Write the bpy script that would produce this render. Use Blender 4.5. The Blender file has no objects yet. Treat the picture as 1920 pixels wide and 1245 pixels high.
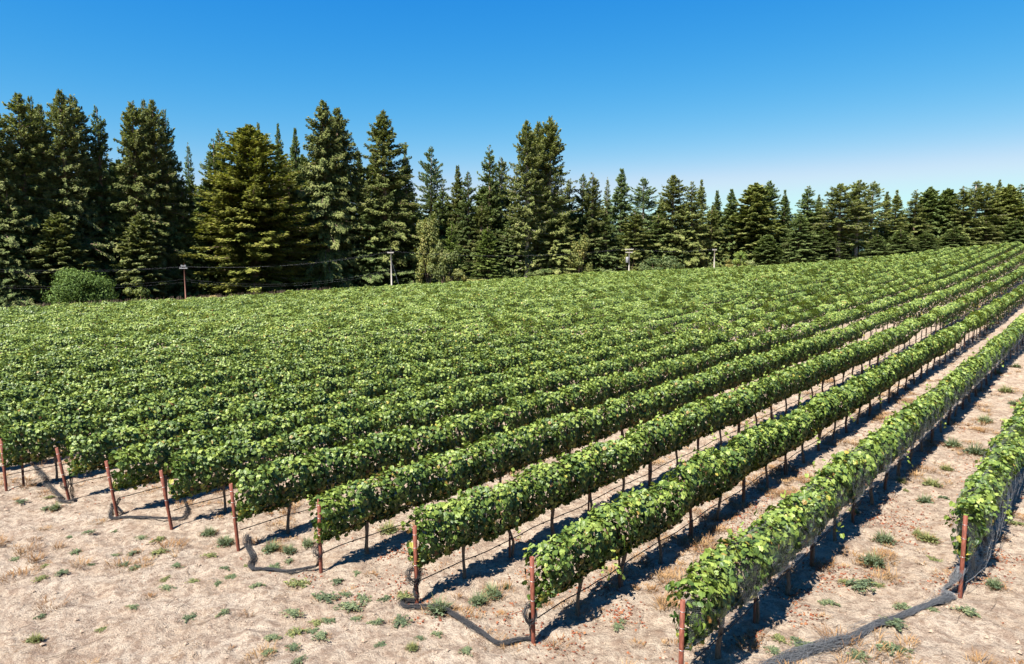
import bpy, math
import numpy as np
from math import radians as R_, sin, cos, tan, pi, atan2, hypot

sc = bpy.context.scene
C = sc.collection
rng = np.random.default_rng(7)

# ------------------------------------------------------------------ camera, sky, sun, exposure
CAM_H = 6.8
F_PX, HOR = 1290.0, 490.0                 # focal length and horizon row, in pixels of the 1920x1245 photo
PITCH = math.atan((622.5 - HOR) / F_PX)
cam = bpy.data.cameras.new('camera')
cam.sensor_width = 36.0
cam.lens = 36.0 * F_PX / 1920.0
cam.clip_start, cam.clip_end = 0.1, 6000
co = bpy.data.objects.new('camera', cam); C.objects.link(co)
co.location = (0, 0, CAM_H); co.rotation_euler = (pi / 2 - PITCH, 0, 0)
sc.camera = co

SUN_EL, SHADOW_AZ = R_(54), R_(39)        # shadows fall towards this azimuth (clockwise from +Y)
sun_dir = np.array([-sin(SHADOW_AZ) * cos(SUN_EL), -cos(SHADOW_AZ) * cos(SUN_EL), sin(SUN_EL)])
w = bpy.data.worlds.new('World'); sc.world = w; w.use_nodes = True
nt = w.node_tree; bg = nt.nodes['Background']
sky = nt.nodes.new('ShaderNodeTexSky'); sky.sky_type = 'NISHITA'; sky.sun_disc = False
sky.sun_elevation = SUN_EL; sky.sun_rotation = pi + SHADOW_AZ
sky.air_density = 1.1; sky.dust_density = 0.15; sky.ozone_density = 4.0; sky.altitude = 100
# deep polarised blue overhead, pale at the horizon: a tone curve per channel on the sky colour
sep = nt.nodes.new('ShaderNodeSeparateColor'); cmb = nt.nodes.new('ShaderNodeCombineColor'); nt.links.new(sky.outputs[0], sep.inputs[0])
for ch, (pw, kk, mx_) in enumerate([(3.0, 2.70, .175), (1.12, .396, .297), (.36, .302, .312)]):
    a = nt.nodes.new('ShaderNodeMath'); a.operation = 'MULTIPLY'; a.inputs[1].default_value = .1; nt.links.new(sep.outputs[ch], a.inputs[0])
    b_ = nt.nodes.new('ShaderNodeMath'); b_.operation = 'POWER'; b_.inputs[1].default_value = pw; nt.links.new(a.outputs[0], b_.inputs[0])
    c_ = nt.nodes.new('ShaderNodeMath'); c_.operation = 'MULTIPLY'; c_.inputs[1].default_value = kk; nt.links.new(b_.outputs[0], c_.inputs[0])
    d_ = nt.nodes.new('ShaderNodeMath'); d_.operation = 'SMOOTH_MIN'; d_.inputs[1].default_value = mx_; d_.inputs[2].default_value = .07 if ch < 2 else .015; nt.links.new(c_.outputs[0], d_.inputs[0])
    e_ = nt.nodes.new('ShaderNodeMath'); e_.operation = 'MULTIPLY'; e_.inputs[1].default_value = 10; nt.links.new(d_.outputs[0], e_.inputs[0])
    nt.links.new(e_.outputs[0], cmb.inputs[ch])
nt.links.new(cmb.outputs[0], bg.inputs['Color'])
bg.inputs['Strength'].default_value = 0.1
sl = bpy.data.lights.new('sun', 'SUN'); sl.energy = 5.0; sl.angle = R_(0.53); sl.color = (1.0, 0.95, 0.87)
so = bpy.data.objects.new('sun', sl); C.objects.link(so)
from mathutils import Vector, Matrix
so.rotation_euler = Vector(sun_dir).to_track_quat('Z', 'Y').to_euler(); so.location = (-20, -20, 60)
sc.view_settings.view_transform = 'Standard'; sc.view_settings.look = 'None'
sc.view_settings.exposure = 1.8; sc.view_settings.gamma = 1.0; sc.view_settings.use_curve_mapping = False
sc.cycles.max_bounces = 8; sc.cycles.transparent_max_bounces = 12
sc.cycles.diffuse_bounces = 3

# ------------------------------------------------------------------ geometry of the field
AZ = R_(41.7)                              # direction of the vine rows
U2 = np.array([sin(AZ), cos(AZ)]); V2 = np.array([-cos(AZ), sin(AZ)])
def ray(x, y):
    X = (x - 960) / F_PX; Y = -(y - 622.5) / F_PX
    return np.array([X, cos(PITCH) + Y * sin(PITCH), -sin(PITCH) + Y * cos(PITCH)])
def world(u, v):
    return u * U2[0] + v * V2[0], u * U2[1] + v * V2[1]
def zt(u, v):
    u = np.asarray(u, float); v = np.asarray(v, float)
    t = u - 10
    tp = np.where(t > 0, t, 0); tq = np.minimum(tp, 165)
    q = 0.0192 * tq + 0.000216 * tq ** 2
    over = np.maximum(tp - 165, 0)
    q = q + 0.03 * 25 * (1 - np.exp(-over / 25))
    q = np.where(t < 0, -0.25 * (1 - np.exp(t / 25)), q) * 1.0
    s = np.clip(t / 8, 0, 1); q = np.where(t > 0, q * (0.5 + 0.5 * s), q)
    d = np.interp(u, [10, 38, 67, 126, 140, 165, 180], [0.0, .006, .010, .034, .05, .072, .078])
    D = np.clip(v - 14, 0, 80) * d
    far = -2.0 * (1 - np.exp(-np.maximum(v - 93, 0) / 25))
    return q - D + far
def wz(x, y):
    return float(zt(x * U2[0] + y * U2[1], x * V2[0] + y * V2[1]))
def ground_px(px, py, dz=0.0):
    d = ray(px, py); z = dz
    for _ in range(12):
        t = (z - CAM_H) / d[2]; z = wz(d[0] * t, d[1] * t) + dz
    return np.array([d[0] * t, d[1] * t, z])
def uv_px(px, py):
    p = ground_px(px, py); return p[:2] @ U2, p[:2] @ V2
def at_dist(px, py, Rh):
    d = ray(px, py); t = Rh / hypot(d[0], d[1]); return np.array([d[0] * t, d[1] * t, CAM_H + d[2] * t])

# ------------------------------------------------------------------ mesh builder
class MB:
    def __init__(s):
        s.V = []; s.L = []; s.S = []; s.M = []; s.T = []; s.n = 0
    def add(s, V, faces, mat=0, tint=0.5):
        """V (n,3); faces (m,k) indices; tint scalar or (m,)"""
        V = np.asarray(V, float); faces = np.asarray(faces)
        s.V.append(V); s.L.append((faces + s.n).ravel()); m = len(faces)
        s.S.append(np.full(m, faces.shape[1])); s.M.append(np.full(m, mat))
        s.T.append(np.broadcast_to(np.asarray(tint, float), (m,)).copy()); s.n += len(V)
    def polys(s, P, mat=0, tint=0.5):
        """P (m,k,3) loose polygons"""
        m, k, _ = P.shape
        s.add(P.reshape(-1, 3), np.arange(m * k).reshape(m, k), mat, tint)
    def tube(s, path, rad, sides=6, mat=0, tint=0.5, cap=True):
        P = np.asarray(path, float); n = len(P); rad = np.broadcast_to(rad, (n,))
        T = np.gradient(P, axis=0); T /= np.linalg.norm(T, axis=1)[:, None] + 1e-9
        ref = np.array([0, 0, 1.0]) if abs(T[:, 2]).mean() < 0.8 else np.array([1.0, 0, 0])
        A = np.cross(T, ref); A /= np.linalg.norm(A, axis=1)[:, None] + 1e-9; Bv = np.cross(T, A)
        th = np.arange(sides) * 2 * pi / sides
        ring = A[:, None] * np.cos(th)[None, :, None] + Bv[:, None] * np.sin(th)[None, :, None]
        V = (P[:, None] + ring * rad[:, None, None]).reshape(-1, 3)
        i = np.arange(n - 1)[:, None] * sides; j = np.arange(sides)[None]; j2 = (j + 1) % sides
        F = np.stack([i + j, i + j2, i + sides + j2, i + sides + j], -1).reshape(-1, 4)
        s.add(V, F, mat, tint)
        if cap:
            b = s.n - len(V)
            s.L.append(np.arange(sides) + b); s.L.append(np.arange(sides)[::-1] + b + (n - 1) * sides)
            s.S.append(np.array([sides, sides])); s.M.append(np.array([mat, mat])); s.T.append(np.array([tint, tint], float) if np.isscalar(tint) else np.array([.5, .5]))
    def box(s, c, size, mat=0, tint=0.5, rot=0.0):
        x, y, z = np.array(size) / 2
        V = np.array([[a * x, b * y, d * z] for a in (-1, 1) for b in (-1, 1) for d in (-1, 1)])
        cr, sr = cos(rot), sin(rot)
        V = np.c_[V[:, 0] * cr - V[:, 1] * sr, V[:, 0] * sr + V[:, 1] * cr, V[:, 2]] + np.array(c)
        s.add(V, [[0, 1, 3, 2], [4, 6, 7, 5], [0, 4, 5, 1], [2, 3, 7, 6], [0, 2, 6, 4], [1, 5, 7, 3]], mat, tint)
    def mesh(s, name, mats, smooth=False):
        V = np.concatenate(s.V); L = np.concatenate(s.L).astype(np.int32); S = np.concatenate(s.S).astype(np.int32)
        me = bpy.data.meshes.new(name)
        me.vertices.add(len(V)); me.vertices.foreach_set('co', V.astype(np.float32).ravel())
        me.loops.add(len(L)); me.loops.foreach_set('vertex_index', L)
        me.polygons.add(len(S)); st = np.r_[0, np.cumsum(S)[:-1]].astype(np.int32)
        me.polygons.foreach_set('loop_start', st)
        try: me.polygons.foreach_set('loop_total', S)
        except Exception: pass
        me.polygons.foreach_set('material_index', np.concatenate(s.M).astype(np.int32))
        me.polygons.foreach_set('use_smooth', np.full(len(S), smooth))
        a = me.attributes.new('tint', 'FLOAT', 'FACE'); a.data.foreach_set('value', np.concatenate(s.T).astype(np.float32))
        for m in mats: me.materials.append(m)
        me.update(calc_edges=True)
        return me

def link(name, me, parent=None, loc=(0, 0, 0)):
    o = bpy.data.objects.new(name, me); C.objects.link(o); o.location = loc
    if parent is not None: o.parent = parent
    return o
def tag(o, label=None, cat=None, group=None, kind=None):
    if label: o['label'] = label
    if cat: o['category'] = cat
    if group: o['group'] = group
    if kind: o['kind'] = kind
    return o
def empty(name, loc, rz=0.0):
    o = bpy.data.objects.new(name, None); C.objects.link(o); o.location = loc; o.rotation_euler = (0, 0, rz)
    o.empty_display_size = 0.2
    return o
def dup(root, loc=None, rot=None):
    r = root.copy(); C.objects.link(r)
    for ch in root.children:
        c = ch.copy(); C.objects.link(c); c.parent = r
        for g in ch.children:
            d = g.copy(); C.objects.link(d); d.parent = c
    if loc is not None: r.location = loc
    if rot is not None: r.rotation_euler = rot
    return r

# ------------------------------------------------------------------ materials
def mat(name, base=(.5, .5, .5), rough=.7, spec=.3, metal=0.0):
    m = bpy.data.materials.new(name); m.use_nodes = True
    p = m.node_tree.nodes['Principled BSDF']
    p.inputs['Base Color'].default_value = (*base, 1); p.inputs['Roughness'].default_value = rough
    p.inputs['Specular IOR Level'].default_value = spec; p.inputs['Metallic'].default_value = metal
    return m, m.node_tree, p
def N(nt, typ, **kw):
    n = nt.nodes.new(typ)
    for k, v in kw.items():
        if hasattr(n, k): setattr(n, k, v)
        else: n.inputs[k].default_value = v
    return n
def ramp(nt, fac, stops, interp='LINEAR'):
    r = nt.nodes.new('ShaderNodeValToRGB'); r.color_ramp.interpolation = interp
    e = r.color_ramp.elements
    while len(e) < len(stops): e.new(0.5)
    for i, (p, c) in enumerate(stops):
        e[i].position = p; e[i].color = (*c, 1) if len(c) == 3 else c
    nt.links.new(fac, r.inputs[0]); return r.outputs[0]
def mixc(nt, fac, a, b, mode='MIX'):
    n = nt.nodes.new('ShaderNodeMix'); n.data_type = 'RGBA'; n.blend_type = mode
    def s(sock, v):
        if isinstance(v, (int, float)): sock.default_value = v
        elif isinstance(v, tuple): sock.default_value = (*v, 1)
        else: nt.links.new(v, sock)
    s(n.inputs[0], fac); s(n.inputs[6], a); s(n.inputs[7], b); return n.outputs[2]
def noise(nt, scale, detail=4, rough=.55, vec=None, out=0):
    n = nt.nodes.new('ShaderNodeTexNoise'); n.inputs['Scale'].default_value = scale
    n.inputs['Detail'].default_value = detail; n.inputs['Roughness'].default_value = rough
    if vec is not None: nt.links.new(vec, n.inputs['Vector'])
    return n.outputs[out]
def bump(nt, p, h, strength, dist):
    b = nt.nodes.new('ShaderNodeBump'); b.inputs['Strength'].default_value = strength; b.inputs['Distance'].default_value = dist
    nt.links.new(h, b.inputs['Height']); nt.links.new(b.outputs[0], p.inputs['Normal']); return b

def leaf_mat(name, stops, rough=.5, spec=.35, transl=.35, tcol=(1.3, 1.25, .45), objcol=False):
    m, nt, p = mat(name, rough=rough, spec=spec)
    a = nt.nodes.new('ShaderNodeAttribute'); a.attribute_name = 'tint'
    col = ramp(nt, a.outputs['Fac'], stops)
    if objcol:
        oi = nt.nodes.new('ShaderNodeObjectInfo'); col = mixc(nt, 1.0, col, oi.outputs['Color'], 'MULTIPLY')
    nt.links.new(col, p.inputs['Base Color'])
    tr = nt.nodes.new('ShaderNodeBsdfTranslucent'); tc = mixc(nt, 1.0, col, tcol, 'MULTIPLY'); nt.links.new(tc, tr.inputs[0])
    mx = nt.nodes.new('ShaderNodeMixShader'); mx.inputs[0].default_value = transl
    nt.links.new(p.outputs[0], mx.inputs[1]); nt.links.new(tr.outputs[0], mx.inputs[2])
    nt.links.new(mx.outputs[0], nt.nodes['Material Output'].inputs[0])
    return m
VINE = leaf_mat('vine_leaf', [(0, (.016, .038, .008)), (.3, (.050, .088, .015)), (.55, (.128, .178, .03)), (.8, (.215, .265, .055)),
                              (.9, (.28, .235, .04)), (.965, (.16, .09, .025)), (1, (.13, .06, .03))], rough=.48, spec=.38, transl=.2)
def bark(name, c1, c2, scale=14):
    m, nt, p = mat(name, rough=.9, spec=.1)
    t = nt.nodes.new('ShaderNodeTexCoord'); mp = nt.nodes.new('ShaderNodeMapping'); mp.inputs['Scale'].default_value = (1, 1, .25)
    nt.links.new(t.outputs['Object'], mp.inputs[0]); n = noise(nt, scale, 5, .65, mp.outputs[0])
    nt.links.new(ramp(nt, n, [(.3, c1), (.7, c2)]), p.inputs['Base Color']); bump(nt, p, n, .8, .02)
    return m
VBARK = bark('vine_bark', (.045, .032, .024), (.16, .12, .09), 40)
CBARK = bark('redwood_bark', (.10, .065, .045), (.26, .19, .14), 6)
def metal_rust(name, c1, c2, c3):
    m, nt, p = mat(name, rough=.75, spec=.3)
    t = nt.nodes.new('ShaderNodeTexCoord'); mp = nt.nodes.new('ShaderNodeMapping'); mp.inputs['Scale'].default_value = (1, 1, .3)
    nt.links.new(t.outputs['Object'], mp.inputs[0]); n = noise(nt, 22, 6, .7, mp.outputs[0])
    nt.links.new(ramp(nt, n, [(.3, c1), (.5, c2), (.72, c3)]), p.inputs['Base Color']); bump(nt, p, n, .4, .004)
    return m
RUST = metal_rust('rust_paint', (.05, .016, .011), (.125, .034, .02), (.20, .075, .045))
DRUST = metal_rust('dark_rust', (.035, .02, .015), (.09, .035, .022), (.16, .06, .035))
WIRE, _, _ = mat('wire_steel', (.45, .44, .42), .4, .5, .8)
LINEM, _, _ = mat('line_wire', (.16, .16, .17), .6, .3)
RUBBER, _, _ = mat('black_poly', (.025, .023, .022), .55, .3)
NET, nnt, np_ = mat('net_grey', (.11, .115, .125), .8, .2)
NETD, _, _ = mat('net_dark', (.022, .022, .024), .85, .2)
POLEW = bark('pole_wood', (.24, .22, .19), (.38, .35, .31), 9)
POLER = bark('pole_brown', (.13, .06, .045), (.24, .12, .09), 9)
PORC, _, _ = mat('pole_fittings', (.16, .16, .17), .5, .4)

# ------------------------------------------------------------------ ground
def vnoise(x, y, seed=0):
    """smooth value noise"""
    xi = np.floor(x).astype(np.int64); yi = np.floor(y).astype(np.int64); xf = x - xi; yf = y - yi
    def h(a, b):
        n = (a * 374761393 + b * 668265263 + seed * 1274126177) & 0xffffffff
        n = ((n ^ (n >> 13)) * 1274126177) & 0xffffffff
        return ((n ^ (n >> 16)) & 0xffff) / 65535.0
    u = xf * xf * (3 - 2 * xf); v = yf * yf * (3 - 2 * yf)
    return (h(xi, yi) * (1 - u) + h(xi + 1, yi) * u) * (1 - v) + (h(xi, yi + 1) * (1 - u) + h(xi + 1, yi + 1) * u) * v
def bumps(u, v):
    b = 0.06 * (vnoise(u * .7, v * .7, 3) - .5) + 0.09 * (vnoise(u * 2.1, v * 2.1, 5) - .5) + 0.075 * (vnoise(u * 4.7, v * 4.7, 9) - .5) ** 1
    b = b + 0.042 * (vnoise(u * 9.5, v * 9.5, 11) - .5)
    return b
def stretch(a, b, step, far, g=1.13):
    mid = list(np.arange(a, b, step)); d = step; x = mid[-1]; hi = []
    while x < far: d *= g; x += d; hi.append(x)
    d = step; x = mid[0]; lo = []
    while x > -far: d *= g; x -= d; lo.append(x)
    return np.array(lo[::-1] + mid + hi)
gu = stretch(-4, 46, .095, 2600); gv = stretch(-9, 30, .085, 2600)
GU, GV = np.meshgrid(gu, gv, indexing='ij')
gz = zt(GU, GV) + bumps(GU, GV) * np.clip((90 - np.hypot(GU, GV)) / 30, 0, 1)
gx, gy = world(GU, GV)
b = MB(); nu, nv = GU.shape
idx = np.arange(nu * nv).reshape(nu, nv)
b.add(np.c_[gx.ravel(), gy.ravel(), gz.ravel()], np.stack([idx[:-1, :-1], idx[1:, :-1], idx[1:, 1:], idx[:-1, 1:]], -1).reshape(-1, 4)[:, ::-1])
GM, g, p = mat('sandy_soil', rough=.95, spec=.1)
tc = g.nodes.new('ShaderNodeTexCoord'); O = tc.outputs['Object']
n1 = noise(g, 1.1, 6, .6, O); n2 = noise(g, 6.0, 6, .7, O); n3 = noise(g, 34, 5, .75, O); n4 = noise(g, .45, 4, .6, O)
c = ramp(g, n1, [(.25, (.26, .195, .142)), (.45, (.335, .27, .205)), (.8, (.40, .34, .27))])
nb_ = noise(g, 2.3, 6, .72, O)
c = mixc(g, ramp(g, nb_, [(.50, (0, 0, 0)), (.60, (.55, .55, .55))]), c, (.185, .125, .09))
c = mixc(g, ramp(g, n2, [(.46, (0, 0, 0)), (.62, (.7, .7, .7))]), c, (.14, .092, .066))
c = mixc(g, ramp(g, n3, [(.5, (0, 0, 0)), (.68, (.8, .8, .8))]), c, (.085, .056, .04))
dry = mixc(g, ramp(g, noise(g, 14, 6, .8, O), [(.5, (0, 0, 0)), (.58, (1, 1, 1))]), (0, 0, 0), ramp(g, noise(g, .9, 5, .7, O), [(.5, (0, 0, 0)), (.66, (.6, .6, .6))]))
n5 = noise(g, 95, 4, .8, O); c = mixc(g, ramp(g, n5, [(.5, (0, 0, 0)), (.66, (.55, .55, .55))]), c, (.13, .09, .065))
c = mixc(g, dry, c, (.19, .115, .06))
# forest floor beyond the vineyard: tree shade put into its dark colour
sx = g.nodes.new('ShaderNodeVectorMath'); sx.operation = 'DOT_PRODUCT'; sx.inputs[1].default_value = (V2[0], V2[1], 0); g.links.new(O, sx.inputs[0])
mr = g.nodes.new('ShaderNodeMapRange'); mr.inputs[1].default_value = 94; mr.inputs[2].default_value = 98; g.links.new(sx.outputs['Value'], mr.inputs[0])
c = mixc(g, mr.outputs[0], c, (.05, .035, .022))
g.links.new(c, p.inputs['Base Color'])
hh = g.nodes.new('ShaderNodeMath'); hh.operation = 'MULTIPLY_ADD'; hh.inputs[1].default_value = .35
g.links.new(n3, hh.inputs[0]); g.links.new(n2, hh.inputs[2]); bump(g, p, hh.outputs[0], 1.0, .11)
ground = link('ground', b.mesh('ground', [GM], smooth=True)); tag(ground, kind='structure')
def zg(u, v): return zt(u, v) + bumps(np.asarray(u, float), np.asarray(v, float)) * np.clip((90 - np.hypot(u, v)) / 30, 0, 1)

# ------------------------------------------------------------------ rows
ORD = ['zeroth', 'first', 'second', 'third', 'fourth', 'fifth', 'sixth', 'seventh', 'eighth', 'ninth', 'tenth', 'eleventh', 'twelfth',
       'thirteenth', 'fourteenth', 'fifteenth', 'sixteenth', 'seventeenth', 'eighteenth', 'nineteenth', 'twentieth']
def ordw(n):
    if n <= 20: return ORD[n]
    tens = {2: 'twenty', 3: 'thirty', 4: 'forty', 5: 'fifty', 6: 'sixty', 7: 'seventy', 8: 'eighty', 9: 'ninety'}
    t, r = divmod(n, 10)
    if r == 0: return tens[t][:-1] + 'ieth'
    return tens[t] + '-' + ORD[r]
POST_PX = {9: (1800, 1118), 8: (1283, 1312), 7: (1005, 1208), 6: (782, 1132), 5: (602, 1075), 4: (447, 1030), 3: (322, 990), 2: (220, 965), 1: (130, 938), 0: (12, 920)}
ROWV = {}; ROWU = {}
for k, (x, y) in POST_PX.items():
    u, v = uv_px(x, y); ROWU[k] = u; ROWV[k] = v
ROWV[7] = 7.5; ROWV[8] = 4.78
for j in range(1, 27): ROWV[-j] = ROWV[0] + 2.5 * j
def u_end(v): return float(np.interp(v, [0, 25, 35, 48, 70, 90], [196, 184, 170, 152, 138, 128]))
TRUNK1 = {9: 1.5, 8: 1.4, 7: 1.34, 6: 1.3, 5: 1.25, 4: 1.3, 3: 1.4, 2: 1.3, 1: 1.4, 0: 1.3}
SP = 1.55
vines = []                                   # (row, index, u, v)
for k, v in ROWV.items():
    if k >= 0: us = ROWU[k] + TRUNK1[k] + SP * np.arange(200)
    else: us = max(4.2 - .15 * -k, .207 * v - 5) + rng.uniform(0, 1) + SP * np.arange(200)
    us = us[us < u_end(v)]
    for i, u in enumerate(us): vines.append((k, i, float(u), v))
def in_frame(u, v, zz=1.0, m=0):
    x, y = world(u, v); z = zt(u, v) + zz - CAM_H
    dx, dy, dz = x, y * cos(PITCH) - z * sin(PITCH), y * sin(PITCH) + z * cos(PITCH)
    px = 960 + F_PX * dx / dy; py = 622.5 - F_PX * dz / dy
    return (dy > 0) & (px > -m) & (px < 1920 + m) & (py < 1245 + m) & (py > 0), px, py

# canopy of one vine, along x (the row direction), z up, origin at trunk base
def canopy(rg, n, half0, half1, size, near=True, mb=None, off=(0, 0, 0), vig=1.0):
    mb = mb or MB()
    x = rg.uniform(-half0, half1, n)
    th = rg.uniform(0, 2 * pi, n)
    rr = np.where(rg.random(n) < .72, rg.uniform(.85, 1.1, n), rg.uniform(.3, .9, n))
    ph = rg.uniform(0, 6.28, 4)
    wob = 1 + .14 * np.sin(x * 4.1 + ph[0]) + .12 * np.sin(x * 7.3 + ph[1])
    a = .31 * wob * vig; bz = .57 * (1 + .07 * np.sin(x * 5 + ph[2]))
    y = a * rr * np.cos(th) + .05 * np.sin(x * 3 + ph[3])
    z = 1.28 + bz * rr * np.sign(np.sin(th)) * np.abs(np.sin(th)) ** .8; y = y * np.clip(.42 + .75 * (z - .7) / 1.0, .42, 1.1)
    z = np.where(z < .72, z + rg.uniform(0, .35, n) * (.72 - z + .2) * 2, z)
    # hanging shoots at the sides
    P = np.c_[x, y, z]
    nrm = np.c_[rg.normal(0, .4, n) + .35 * np.cos(x * 5 + ph[2]), np.cos(th) * 1.0 + rg.normal(0, .33, n), np.sin(th) * .85 + .28 + rg.normal(0, .33, n)]
    nrm /= np.linalg.norm(nrm, axis=1)[:, None]
    tint = np.clip(rg.beta(2.2, 2.8, n) * .7 + .06 * np.sin(x * 3 + ph[0]) + .18 * (z - 1.3), 0, .8)  # rises with height: young top shoots, plus side shade put into the tint
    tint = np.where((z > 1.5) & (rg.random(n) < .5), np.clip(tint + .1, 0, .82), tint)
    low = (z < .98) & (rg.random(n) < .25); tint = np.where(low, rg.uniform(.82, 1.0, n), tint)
    tint = np.where(rg.random(n) < .02, rg.uniform(.86, 1, n), tint)
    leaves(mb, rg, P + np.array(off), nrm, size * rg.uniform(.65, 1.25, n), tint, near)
    return mb
def leaves(mb, rg, P, nrm, s, tint, near=True, mat=0):
    n = len(P)
    down = np.array([0, 0, -1.0]) + rg.normal(0, .55, (n, 3))
    d = down - (down * nrm).sum(1)[:, None] * nrm; d /= np.linalg.norm(d, axis=1)[:, None] + 1e-9
    r = np.cross(nrm, d)
    if near:
        half = np.array([[0, 0], [.26, -.13], [.5, .08], [.4, .36], [.46, .6], [.17, .72], [0, 1.0]])
        for sg in (1, -1):
            pts = half.copy(); pts[:, 0] *= sg
            dz = -.32 * np.abs(pts[:, 0]) - .22 * pts[:, 1] ** 2
            Q = P[:, None] + s[:, None, None] * (r[:, None] * pts[None, :, :1] + d[:, None] * (pts[None, :, 1:] - .45) + nrm[:, None] * dz[None, :, None])
            if sg < 0: Q = Q[:, ::-1]
            mb.polys(Q, mat, tint)
    else:
        pts = np.array([[0, -.5], [.5, -.05], [.1, .5], [-.5, .1]])
        Q = P[:, None] + s[:, None, None] * (r[:, None] * pts[None, :, :1] + d[:, None] * pts[None, :, 1:])
        Q[:, 1] -= nrm * s[:, None] * .15; Q[:, 3] -= nrm * s[:, None] * .15
        mb.polys(Q, mat, tint)
def vine_proto(seed, end=False):
    rg = np.random.default_rng(seed)
    root = empty('grapevine', (0, 0, 0))
    t = MB(); lean = rg.uniform(-.08, .08); k = rg.uniform(-.07, .07)
    zz = np.array([-.06, .02, .2, .4, .6, .74, .84]); xx = lean * (zz / .84) + k * np.sin(zz * 5); yy = .03 * np.sin(zz * 6 + seed)
    t.tube(np.c_[xx, yy, zz], np.array([.062, .052, .04, .036, .04, .05, .036]) * rg.uniform(.85, 1.15), 7)
    link('trunk', t.mesh('trunk', [VBARK], True), root)
    c = MB()
    h0, h1 = (1.32 if end else .86), .86
    for L in (-h0 + .15, h1 - .08):
        s = np.linspace(0, 1, 8)
        c.tube(np.c_[xx[-1] + L * s, yy[-1] + .02 * np.sin(s * 9 + seed), .80 + .045 * np.sin(s * 3.1) + rg.normal(0, .006, 8)], np.linspace(.024, .012, 8), 6)
        for q in range(6):
            s0 = rg.uniform(.1, .95); x0 = xx[-1] + L * s0; top = rg.uniform(1.2, 1.6); yo = rg.normal(0, .13)
            c.tube([[x0, 0, .82], [x0 + .02, yo * .4, 1.05], [x0 + rg.normal(0, .05), yo, top]], [.008, .006, .003], 4)
    link('cordon', c.mesh('cordon', [VBARK], True), root)
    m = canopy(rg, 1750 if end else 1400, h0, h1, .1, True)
    # a few shoots standing out of the hedge
    for q in range(10):
        x0 = rg.uniform(-h0, h1); yo = rg.choice([-1, 1]) * rg.uniform(.05, .35); n = 9; s = np.linspace(0, 1, n)
        if rg.random() < .95: P = np.c_[x0 + .1 * s, yo * (.5 + .5 * s), 1.62 + rg.uniform(.15, .36) * s]
        else: P = np.c_[x0 + .12 * s, np.sign(yo) * (.28 + .14 * s), 1.15 - .5 * s]
        P = P + rg.normal(0, .03, (n, 3)); nn = rg.normal(0, .5, (n, 3)) + [0, .4 * np.sign(yo), .7]; nn /= np.linalg.norm(nn, axis=1)[:, None]
        leaves(m, rg, P, nn, rg.uniform(.06, .12, n), rg.uniform(.5, .85, n))
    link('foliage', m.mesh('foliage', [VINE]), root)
    return root

dist = np.array([hypot(u, v) for (_, _, u, v) in vines])
vis = np.array([bool(in_frame(u, v, 1.0, 60)[0]) for (_, _, u, v) in vines])
order = np.argsort(np.where(vis, dist, 1e9))
near_ids = set(order[:296].tolist())
protos = [vine_proto(100 + i) for i in range(12)]; eprotos = [vine_proto(200 + i, True) for i in range(3)]
used = set()
rownames = {9: 'rightmost netted row', 8: 'second row from the right'}
firstvis = {}
for i in sorted(near_ids, key=lambda i: (vines[i][0], vines[i][1])):
    k, j, u, v = vines[i]
    pr = eprotos[(k + 3) % 3] if (k >= 0 and j == 0) else protos[rng.integers(12)]
    x, y = world(u, v); z = float(zg(u, v)) - .01
    slope = math.atan(float(zt(u + 1, v) - zt(u - 1, v)) / 2)
    flip = 0 if (k >= 0 and j == 0) else rng.integers(2)
    rot = Matrix.Rotation(pi / 2 - AZ, 4, 'Z') @ Matrix.Rotation(-slope, 4, 'Y') @ Matrix.Rotation(pi * flip, 4, 'Z')
    if id(pr) not in used: r = pr; used.add(id(pr))
    else: r = dup(pr)
    r.rotation_euler = rot.to_euler(); r.location = (x, y, z)
    s = rng.uniform(.95, 1.06); r.scale = (1, rng.uniform(.9, 1.12), s)
    rn = rownames.get(k, f'{ordw(10 - k)} row from the right')
    fr = firstvis.setdefault(k, j)
    if k >= 0:
        lab = f'leafy grapevine, {ordw(j + 1)} from the front post, {rn}'
    else:
        lab = f'leafy grapevine, {ordw(j - fr + 1)} from left picture edge, {rn}'
    tag(r, lab, 'grapevine', 'grapevines trained along the trellis rows')
for pr in protos + eprotos:
    if id(pr) not in used:
        for ch in list(pr.children): bpy.data.objects.remove(ch)
        bpy.data.objects.remove(pr)

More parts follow.
